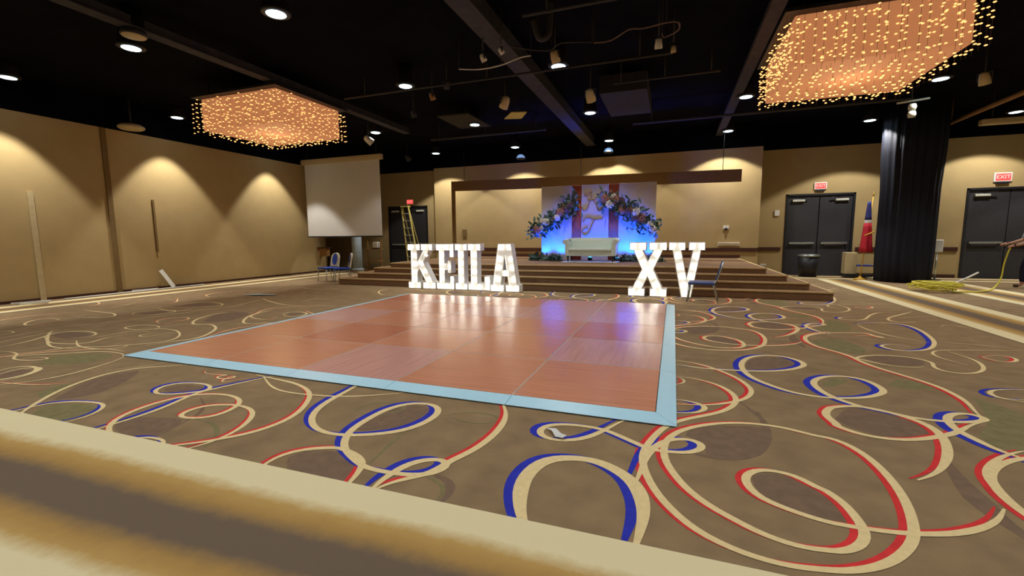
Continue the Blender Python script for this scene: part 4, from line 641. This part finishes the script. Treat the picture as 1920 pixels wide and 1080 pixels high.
# flowers
def flower_mesh(m, r):
    q = MB(); q.ball((0, 0, 0), r*.4, m, 8, (1, .8, 1))
    for ring, (n_, rr, tl) in enumerate(((5, r*.55, .5), (7, r, .15))):
        for k in range(n_):
            a = 2*PI*k/n_+ring*.4; c = Vector((math.cos(a)*rr*.62, -.3*r*(1-ring)-.1*r, math.sin(a)*rr*.62)); q.ball(c, rr*.42, m, 6, (1, .5, 1))
    o = q.build('flower', None); me = o.data; bpy.data.objects.remove(o); return me
FM = [flower_mesh('flw', .095), flower_mesh('flp', .10), flower_mesh('flm', .085)]
def leafy(q, P, n_, spread, size, mats=('leaf', 'leaf2')):
    for k in range(n_):
        t_ = random.random()*(len(P)-1); i = int(t_); p = Vector(P[i]).lerp(Vector(P[min(i+1, len(P)-1)]), t_-i)
        p += Vector((random.gauss(0, spread), random.uniform(-.12, .02), random.gauss(0, spread)))
        d = Vector((random.uniform(-1, 1), random.uniform(-.8, .1), random.uniform(-1, 1))).normalized(); s_ = size*random.uniform(.6, 1.3); u = d.orthogonal().normalized()
        q.poly([p, p+d*s_*.35+u*s_*.22, p+d*s_*.75+u*s_*.16, p+d*s_, p+d*s_*.7-u*s_*.16, p+d*s_*.3-u*s_*.2], random.choice(mats))
def garland(P, lab, nfl):
    t = thing('flower_garland', lab, 'garland', P[0], 0, 'flower garlands on the backdrop'); P0 = Vector(P[0]); R_ = [Vector(p)-P0 for p in P]
    q = MB(); q.tube(catmull(R_, .1), .02, 'leaf', n=6); leafy(q, R_, 520, .12, .17); o = q.build('foliage', t, recalc=False); o['kind'] = 'stuff'
    for k in range(nfl):
        t_ = (k+.5)/nfl*(len(R_)-1); i = int(t_); p = R_[i].lerp(R_[min(i+1, len(R_)-1)], t_-i)+Vector((random.gauss(0, .07), random.uniform(-.16, -.06), random.gauss(0, .07)))
        o = bpy.data.objects.new('flower', FM[random.choice((0, 0, 1, 1, 2))]); C.objects.link(o); o.parent = t; o.location = p; o.rotation_euler = (random.uniform(-.3, .3), random.uniform(-1, 1), random.uniform(-.4, .4)); s_ = random.uniform(1.0, 1.6); o.scale = (s_,)*3
garland([(-2.95, 13.56, 2.42), (-3.05, 13.59, 2.15), (-3.35, 13.56, 1.98), (-3.6, 13.56, 1.72), (-3.95, 13.56, 1.6), (-4.2, 13.56, 1.45)], 'flower garland draped across the left half of the backdrop', 17)
garland([(-1.95, 13.56, 2.38), (-1.68, 13.56, 2.32), (-1.45, 13.56, 2.12), (-1.1, 13.56, 1.95), (-.8, 13.56, 1.7), (-.5, 13.56, 1.52)], 'flower garland draped across the right half of the backdrop', 19)
for x, w_, lab in [(-3.7, .45, 'low greenery lying on the stage left of the sofa'), (-.85, .6, 'low greenery lying on the stage right of the sofa')]:
    q = MB(); leafy(q, [(-w_, 0, .05), (0, 0, .06), (w_, 0, .05)], 260, .05, .14)
    for v in q.bm.verts: v.co.z = max(v.co.z, .002)
    o = q.build('floor_greenery', None, (x, 13.22, ZS), recalc=False); tag(o, lab, 'greenery', 'greenery at the foot of the backdrop')
for i, (x, y, lab) in enumerate([(-3.82, 13.38, 'blue uplight at the far left foot of the backdrop'), (-3.28, 13.38, 'blue uplight left of the sofa'), (-1.55, 13.3, 'blue uplight under the right end of the sofa'), (-1.15, 13.38, 'blue uplight right of the sofa'), (-.62, 13.38, 'blue uplight behind the letter X, right foot of the backdrop'), (-2.35, 13.38, 'blue uplight hidden behind the sofa')]):
    t = thing('uplight', lab, 'uplight', (x, y, ZS+.003), 0, 'blue uplights on the stage')
    MB().box(-.07, .07, -.04, .04, 0, .03, 'dark').lathe([(.05, .03), (.065, .05), (.065, .10), (.055, .10)], 'dark', n=14).build('lamp_body', t)
    MB().lathe([(.004, .103), (.05, .103), (.052, .108)], 'uplight', n=14).build('lens', t)
    l = bpy.data.lights.new('up', 'SPOT'); l.energy = 80; l.color = (.0, .07, 1.0); l.spot_size = math.radians(122); l.spot_blend = .7; l.shadow_soft_size = .05
    o = bpy.data.objects.new('lamp_glow', l); C.objects.link(o); o.parent = t; o.location = (0, 0, .13); o.rotation_euler = (PI-math.radians(24), 0, 0)
# sofa
so = thing('sofa', 'white scroll-arm sofa in front of the backdrop on stage', 'sofa', (-2.2, 12.75, ZS+.016))
hx = .73
q = MB(); q.box(-hx+.12, hx-.12, -.28, .25, .16, .30, 'sofa', bev=.03); q.build('seat_base', so)
q = MB(); q.box(-hx+.13, hx-.13, -.32, .14, .30, .385, 'sofa', bev=.035); q.build('seat_cushion', so)
q = MB(); q.prism([(-hx+.1, .12, .28), (-hx+.1, .25, .28), (-hx+.1, .36, .60), (-hx+.1, .33, .66), (-hx+.1, .25, .665), (-hx+.1, .17, .60)], (2*hx-.2, 0, 0), 'sofa'); q.tube([(-hx+.05, .27, .62), (hx-.05, .27, .62)], .055, 'sofa', n=12); q.build('backrest', so)
for s_ in (-1, 1):
    q = MB(); q.box(s_*(hx-.13), s_*(hx-.02), -.3, .28, .16, .56, 'sofa', bev=.03); q.tube([(s_*(hx-.02), -.31, .56), (s_*(hx-.02), .30, .60)], .065, 'sofa', n=12); q.build('armrest', so)
    for yy in (-.24, .22): MB().lathe([(.018, 0), (.03, .14), (.035, .165)], 'dark', c=(s_*(hx-.1), yy, 0), n=10).build('leg', so)
rg = MB(); rg.box(-.78, .78, -.32, .42, 0, .014, 'white'); tag(rg.build('white_mat', None, (-2.2, 12.6, ZS+.001)), 'flat white mat lying under and before the white sofa', 'mat')

# ---------------------------------------------------------------- chairs
def banquet_chair(loc, rz, lab, back='oval', grp='blue banquet chairs'):
    t = thing('banquet_chair', lab, 'chair', loc, rz, grp)
    cm = 'chairblue' if back == 'oval' else 'steelblue'; lean = .16 if back == 'oval' else .2
    q = MB(); q.box(-.22, .22, -.22, .22, .42, .48, cm, bev=.02); q.build('seat', t)
    pts = [(-.19, .0)]+[(-.19*math.cos(a), .30+.19*math.sin(a)) for a in [PI*k/12 for k in range(13)]]+[(.19, 0)]
    q = MB(); q.prism([(x, .20, .50+z) for x, z in pts], (0, .045, 0), 'chaircream' if back == 'oval' else cm)
    for v in q.bm.verts: v.co.y += (v.co.z-.5)*lean
    bk = q.build('backrest', t)
    if back == 'oval':
        q = MB(); q.prism([(.115*math.cos(a), .19, .76+.2*math.sin(a)) for a in [2*PI*k/20 for k in range(20)]], (0, .012, 0), 'chairblue')
        for v in q.bm.verts: v.co.y += (v.co.z-.5)*.16
        q.build('back_pad', bk, label='bright blue oval pad')
    else:
        q = MB(); q.tube([(x*1.06, .235+(z)*lean, .50+z*1.03) for x, z in pts], .014, 'chrome', n=6); q.build('back_frame', t)
    for sx in (-1, 1):
        q = MB(); q.tube([(sx*.2, -.2, .42), (sx*.21, -.23, .0)], .012, 'chrome'); q.build('leg', t)
        q = MB(); q.tube([(sx*.2, .23, .55), (sx*.2, .19, .42), (sx*.21, .26, .0)], .012, 'chrome'); q.build('leg', t)
    return t
c1_ = banquet_chair((-10.02, 10.95, .009), -.25, 'cream and blue oval-back banquet chair, left of the pair by the screen')
c1_.scale = (1.06, 1.0, .86)
c1_ = banquet_chair((-9.42, 10.85, .009), -.75, 'cream and blue oval-back banquet chair nearest the steps, right of the pair')
c1_.scale = (1.06, 1.0, .86)
lone = banquet_chair((.56, 9.5, .009), -PI/2-.10, 'lone blue banquet chair seen side-on beside the letter V', 'plain')
lone.scale = (.95, 1.12, .8)

# ---------------------------------------------------------------- ladder
ld = thing('step_ladder', 'yellow fibreglass ladder leaning open before the left back door', 'ladder', (-9.62, 14.9, .009))
H_ = 2.52
LB, RB = Vector((-.05, 0, 0)), Vector((.42, 0, 0)); LT, RT = Vector((-.50, .3, H_)), Vector((-.20, .3, H_))
for a, b in ((LB, LT), (RB, RT)): q = MB(); q.bar(a, b, .07, .03, 'ladder', up=(1, 0, 0)); q.build('side_rail', ld)
for k in range(1, 9):
    t_ = k/9; q = MB(); q.bar(LB.lerp(LT, t_), RB.lerp(RT, t_), .08, .022, 'rung'); q.build('rung', ld)
for dx in (0, .26): q = MB(); q.bar((-.47+dx, .34, H_-.05), (-.30+dx*1.5, .95, 0), .035, .022, 'ladder'); q.build('rear_leg', ld)
q = MB(); q.box(-.52, -.18, .22, .42, H_-.02, H_+.02, 'ladder'); q.build('top_cap', ld)

# ---------------------------------------------------------------- things by the screen
t = thing('column_pedestal', 'white round decorative column standing under the projection screen', 'column', (-12.0, 14.75, .008))
MB().lathe([(.24, 0), (.24, .07), (.20, .10)], 'colwhite').build('base', t)
MB().lathe([(.19, .10), (.19, 1.75)], 'colwhite', n=48, fn=lambda k, z: 1-.05*(k % 3 == 0)).build('shaft', t)
MB().lathe([(.19, 1.75), (.25, 1.84), (.25, 1.90), (.2, 1.90)], 'colwhite').build('capital', t)
t = thing('wooden_stand', 'tall brown wooden stand with small shelves under the screen', 'stand', (-10.75, 14.2, .008))
MB().box(-.35, .35, -.2, .2, .04, .10, 'wood').build('base', t)
for s_ in (-.3, .3): MB().box(s_-.02, s_+.02, -.02, .02, .10, 1.2, 'wood').build('post', t)
MB().box(-.33, .33, -.15, .15, .42, .45, 'wood').build('shelf', t); MB().box(-.33, .33, -.15, .15, .86, .89, 'wood').build('shelf', t); 
t = thing('small_speaker', 'small white boxy speaker standing on the wooden stand', 'speaker', (-10.64, 14.2, .90))
MB().box(-.11, .11, -.09, .09, 0, .26, 'white', bev=.03).box(-.13, .13, -.11, .11, -.0, .04, 'dark').build('speaker_body', t)
t = thing('side_shelf', 'narrow brown wall shelf left under the screen', 'shelf', (-13.25, 13.9, .92)); MB().box(-.28, .28, -.2, .04, 0, .05, 'rail').build('shelf_board', t); MB().box(-.2, .2, -.14, .04, -.3, 0, 'wood').build('bracket', t)
t.location = (-12.78, 13.84, .92)

# ---------------------------------------------------------------- draped column, flag, bin and small wall things
cd = thing('draped_column', 'tall column wrapped in pleated black drape between the double doors', 'column', (5.92, 15.05, .009))
MB().lathe([(.58, 0), (.60, .6), (.60, 2.5), (.64, 3.4), (.66, HC-.02)], 'drape', n=120, fn=lambda k, z: 1+.035*math.sin(k*2*PI/120*22)+.012*math.sin(k*1.7+z)).build('drape_cloth', cd)
fl_ = thing('flag', 'furled red, white and blue flag on a pole left of the black column', 'flag', (5.08, 15.35, .009))
MB().lathe([(.16, 0), (.16, .02), (.04, .06), (.03, .1)], 'flagg', n=20).build('base', fl_)
MB().tube([(0, 0, .08), (.16, 0, 2.35)], .014, 'flagg').build('pole', fl_); MB().lathe([(.003, 0), (.02, .02), (.012, .08), (.003, .13)], 'flagg', c=(.16, 0, 2.34), n=10).build('finial', fl_)
for nm, z0, z1, m_ in (('blue_cloth', 1.68, 2.2, 'flagb'), ('white_cloth', 1.6, 1.68, 'white'), ('red_cloth', .78, 1.6, 'flagr')):
    prof = []
    for k in range(7):
        z = z0+(z1-z0)*k/6; prof.append((.035+.12*(2.25-z)/1.5, z))
    MB().lathe(prof, m_, c=(.08, 0, 0), n=30, fn=lambda k, z: 1+.12*math.sin(k*2*PI/30*6)).build(nm, fl_)
MB().tube(catmull([(-.02, -.13, 1.25), (.08, -.17, 1.3), (.2, -.12, 1.36)], .04), .018, 'flagg').build('gold_cord', fl_)
t = thing('trash_bin', 'round black waste bin in front of the door right of the stage', 'bin', (3.95, 16.05, .009))
MB().lathe([(.24, 0), (.28, .62), (.26, .62), (.23, .05)], 'dark', n=28).build('bin_body', t); MB().lathe([(.285, .62), (.30, .64), (.30, .67), (.2, .69), (.01, .69)], 'chrome', n=28).build('lid', t, label='pale rim')
for x, y, z, w_, h_, nm, lab, cat in [(5.53, YB2, 1.05, .17, .1, 'light_switch', 'small white switch plate right of the doors beside the stage', 'switch'), (3.12, YB2, 2.0, .14, .18, 'wall_clock', 'small white box high on the wall left of the right doors', 'wall box'),
    (2.80, YB2, .32, .18, .06, 'power_outlet', 'small white outlet low on the wall beyond the stage', 'outlet'), (1.56, YB, 1.55, .17, .1, 'motion_sensor', 'white sensor on the stage wall above the white grille', 'sensor'), (1.66, YB, 1.02, .62, .1, 'wall_grille', 'long white grille low on the stage wall', 'grille'),
    (-7.66, YB, 1.46, .16, .3, 'wall_poster', 'small grey notice on the stage wall left of the backdrop', 'notice'), (-9.05, 16.2, 1.95, .2, .14, 'thermostat', 'small white box on the wall between ladder and stage', 'thermostat')]:
    t = thing(nm, lab, cat, (x, y-.002, z)); m_ = 'walld' if nm == 'wall_poster' else 'white'
    MB().box(-w_/2, w_/2, -.04, 0, -h_/2, h_/2, m_, bev=.008).build('casing', t)
    if nm == 'motion_sensor': MB().ball((0, -.04, -.05), .045, 'dark', 10).build('lens', t)
    if nm == 'wall_grille':
        q = MB()
        for k in range(4): q.box(-w_/2+.02, w_/2-.02, -.046, -.04, -h_/2+.012+k*.022, -h_/2+.022+k*.022, 'beige')
        q.build('louvre', t)
t = thing('sanitizer_dispenser', 'white hand sanitizer dispenser on a stand right of the black column', 'dispenser', (6.88, 15.6, .009))
MB().tube([(0, 0, .0), (0, 0, .8)], .02, 'chrome').build('pole', t); MB().lathe([(.14, 0), (.14, .02), (.02, .03)], 'dark', n=18).build('base', t); MB().box(-.1, .1, -.07, .07, .78, 1.12, 'white', bev=.02).build('dispenser_box', t)
# carton by the door
t = thing('storage_cart', 'low pale cart with a dark blue tray between doors and black column', 'cart', (5.15, 16.05, .009))
MB().box(-.28, .02, -.12, .2, .1, .75, 'beige', bev=.02).build('cart_body', t); MB().box(-.0, .4, -.2, .2, .34, .38, 'flagb').build('tray', t); MB().box(-.3, .4, -.2, .2, .03, .1, 'dark').build('base', t)

# ---------------------------------------------------------------- left wall props
for y, z0, z1, w_, m_, lab in [(5.57, .01, 2.35, .10, 'wall', 'pale vertical batten fixed on the left wall near the photo edge'), (7.97, .98, 2.36, .05, 'walld', 'thin brown vertical batten under the middle light pool on the left wall')]:
    q = MB(); q.box(0, .03, -w_/2, w_/2, 0, z1-z0, m_ if m_ != 'wall' else 'beige'); tag(q.build('wall_batten', None, (XL+.002, y, z0)), lab, 'batten')
q = MB(); q.tube([(-12.6, 5.75, .025), (-12.64, 8.9, .025)], .016, 'white'); tag(q.build('white_pipe'), 'long thin white pipe lying on the carpet along the left wall', 'pipe')
for k, (a, b, lab) in enumerate([((-12.72, 4.95, .03), (-12.55, 5.5, .03), 'short white stick lying by the left wall, nearest the photo edge'), ((-12.5, 5.0, .03), (-12.2, 5.3, .03), 'short white stick lying across another by the left wall'), ((-12.84, 7.2, .03), (-12.76, 7.75, .03), 'short white stick at the foot of the leaning white board')]):
    q = MB(); q.bar(a, b, .05, .03, 'white'); tag(q.build('white_stick'), lab, 'stick', 'white sticks by the left wall')
q = MB(); q.bar((-12.78, 8.16, .03), (-12.93, 7.96, .50), .10, .02, 'white', up=(1, 0, 0)); tag(q.build('leaning_board'), 'short white board leaning against the left wall', 'board')
def scrap(x, y, pts, m, lab, s=1):
    q = MB(); n = 14; 
    P = [(x+a*s, y+b*s, .012+random.uniform(0, .012)) for a, b in pts]; q.prism(P, (0, 0, .003), m); tag(q.build('paper_scrap'), lab, 'paper')
scrap(-.68, 2.72, [(-.09, .06), (-.02, .05), (.03, -.01), (.07, -.03), (.05, -.06), (0, -.05), (-.04, .01)], 'paper', 'small torn white paper scrap lying inside a carpet loop near the dance floor')
scrap(-9.0, 7.62, [(-.42, -.1), (-.1, -.12), (.1, -.04), (.42, .02), (.3, .14), (.05, .08), (-.15, .12), (-.3, 0)], 'tapeblue', 'crumpled pale blue sheet on the carpet left of the dance floor')

# ---------------------------------------------------------------- right: cables, tube and the person
q = MB(); c0 = Vector((5.55, 12.55, .02)); pts = []
for k in range(220):
    a = k*.33; r_ = .26+.1*math.sin(k*.37); pts.append((c0.x+r_*1.25*math.cos(a)+.05*math.sin(k*.9), c0.y+r_*1.0*math.sin(a), .03+.13*abs(math.sin(k*.21))+.0003*k))
q.tube(pts, .014, 'yellow', n=6); q.tube(catmull([(5.75, 12.3, .03), (6.4, 12.6, .025), (6.95, 13.3, .03), (7.25, 13.65, .22), (7.33, 13.74, .58), (7.375, 13.715, .90), (7.40, 13.71, .955)], .05), .017, 'yellow', n=6)
o = q.build('extension_cable'); tag(o, 'yellow extension cable heaped before the black column, one end lifted to the person', 'cable')
cable([(5.95, 13.3, .03), (6.25, 13.4, .10), (6.52, 13.45, .24), (6.76, 13.5, .38)], .022, 'white', 'white flexible tube curving up out of the yellow cable pile', 'tube', name='flexible_tube')

def skin_mesh(name, nodes, edges, m, parent, sub=1, label=None):
    me = bpy.data.meshes.new(name); me.from_pydata([n[:3] for n in nodes], edges, []); o = bpy.data.objects.new(name, me); C.objects.link(o)
    md = o.modifiers.new('skin', 'SKIN'); md.use_smooth_shade = True
    for i, n in enumerate(nodes): me.skin_vertices[0].data[i].radius = (n[3], n[4] if len(n) > 4 else n[3])
    me.skin_vertices[0].data[0].use_root = True
    sm = o.modifiers.new('sub', 'SUBSURF'); sm.levels = sub; sm.render_levels = sub
    dg = bpy.context.evaluated_depsgraph_get(); dg.update(); m2 = bpy.data.meshes.new_from_object(o.evaluated_get(dg)); bpy.data.objects.remove(o)
    m2.materials.clear(); m2.materials.append(M[m])
    for p in m2.polygons: p.use_smooth = True
    o2 = bpy.data.objects.new(name, m2); C.objects.link(o2); o2.parent = parent
    if label: o2['label'] = label
    return o2
PX, PY = 8.0, 13.95
pe = thing('person', 'person in pale blue shirt and navy trousers at the right edge, holding the yellow cable', 'person', (PX, PY, .009))
# facing -x (towards the cable pile); left side of the frame is the front
body = [(0, 0, .92, .13, .15), (0, 0, 1.1, .12, .15), (-.03, 0, 1.28, .13, .17), (-.05, 0, 1.40, .11, .15), (-.06, 0, 1.48, .055), (-.08, 0, 1.56, .06), (-.10, 0, 1.64, .095, .085), (-.10, 0, 1.72, .075, .07),
  (-.05, -.19, 1.40, .055), (-.16, -.24, 1.14, .045), (-.44, -.24, 1.02, .032), (-.52, -.24, 1.0, .03),
  (-.05, .19, 1.40, .055), (-.12, .24, 1.13, .045), (-.38, .16, 1.05, .032), (-.46, .14, 1.04, .03),
  (0, -.10, .86, .10), (-.03, -.11, .50, .065), (.02, -.12, .10, .042), (-.04, -.12, .035, .035), (-.14, -.12, .03, .035),
  (0, .10, .86, .10), (-.12, .12, .50, .065), (-.12, .13, .10, .042), (-.18, .13, .035, .035), (-.28, .13, .03, .035)]
be = [(0, 1), (1, 2), (2, 3), (3, 4), (4, 5), (5, 6), (6, 7), (3, 8), (8, 9), (9, 10), (10, 11), (3, 12), (12, 13), (13, 14), (14, 15), (0, 16), (16, 17), (17, 18), (18, 19), (19, 20), (0, 21), (21, 22), (22, 23), (23, 24), (24, 25)]
skin_mesh('body', body, be, 'skin', pe, 2)
g_ = lambda n, d: (n[0], n[1], n[2], n[3]+d, (n[4] if len(n) > 4 else n[3])+d)
sh = [g_(body[i], .016) for i in (0, 1, 2, 3, 8, 9, 12, 13)]
skin_mesh('shirt', sh, [(0, 1), (1, 2), (2, 3), (3, 4), (4, 5), (3, 6), (6, 7)], 'shirt', pe, 2)
tr = [g_(body[i], .018) for i in (0, 16, 17, 18, 21, 22, 23)]
skin_mesh('trousers', tr, [(0, 1), (1, 2), (2, 3), (0, 4), (4, 5), (5, 6)], 'trousers', pe, 2)
skin_mesh('shoe', [g_(body[i], .012) for i in (19, 20)], [(0, 1)], 'shoe', pe, 2); skin_mesh('shoe', [g_(body[i], .012) for i in (24, 25)], [(0, 1)], 'shoe', pe, 2)
q = MB(); q.ball((-.08, 0, 1.72), .105, 'hair', 16, (1.05, .9, .95)); 
for v in q.bm.verts:
    if v.co.x < -.13 and v.co.z < 1.74: v.co.x = -.12
q.build('hair', pe)
q = MB()
for s_ in (-1, 1): q.ball((-.187, s_*.032, 1.665), .011, 'dark', 8); q.ball((-.10, s_*.088, 1.65), .022, 'skin', 8, (.7, .4, 1.2))
q.ball((-.20, 0, 1.635), .016, 'skin', 8, (1, .8, 1.4)); q.box(-.193, -.183, -.022, .022, 1.595, 1.602, 'flagr'); q.build('face_features', pe)
for s_, hx_, hy_, hz_ in ((-1, -.54, -.24, .995), (1, -.48, .135, 1.04)):
    nod = [(hx_+.02, hy_, hz_, .024, .03), (hx_-.05, hy_, hz_-.005, .016, .034)]; ed = [(0, 1)]
    for k in range(4):
        yy = hy_-.03+.02*k; L_ = (.9, 1, .96, .78)[k]; b0 = len(nod)
        nod += [(hx_-.065, yy, hz_-.004, .0095), (hx_-.065-.032*L_, yy, hz_-.014, .009), (hx_-.07-.040*L_, yy, hz_-.038, .0085), (hx_-.055-.02*L_, yy, hz_-.055, .008)]
        ed += [(1, b0), (b0, b0+1), (b0+1, b0+2), (b0+2, b0+3)]
    b0 = len(nod); nod += [(hx_-.0, hy_-s_*.032, hz_-.015, .011), (hx_-.04, hy_-s_*.042, hz_-.035, .0095), (hx_-.07, hy_-s_*.03, hz_-.052, .009)]; ed += [(0, b0), (b0, b0+1), (b0+1, b0+2)]
    skin_mesh('hand', nod, ed, 'skin', pe, 1)
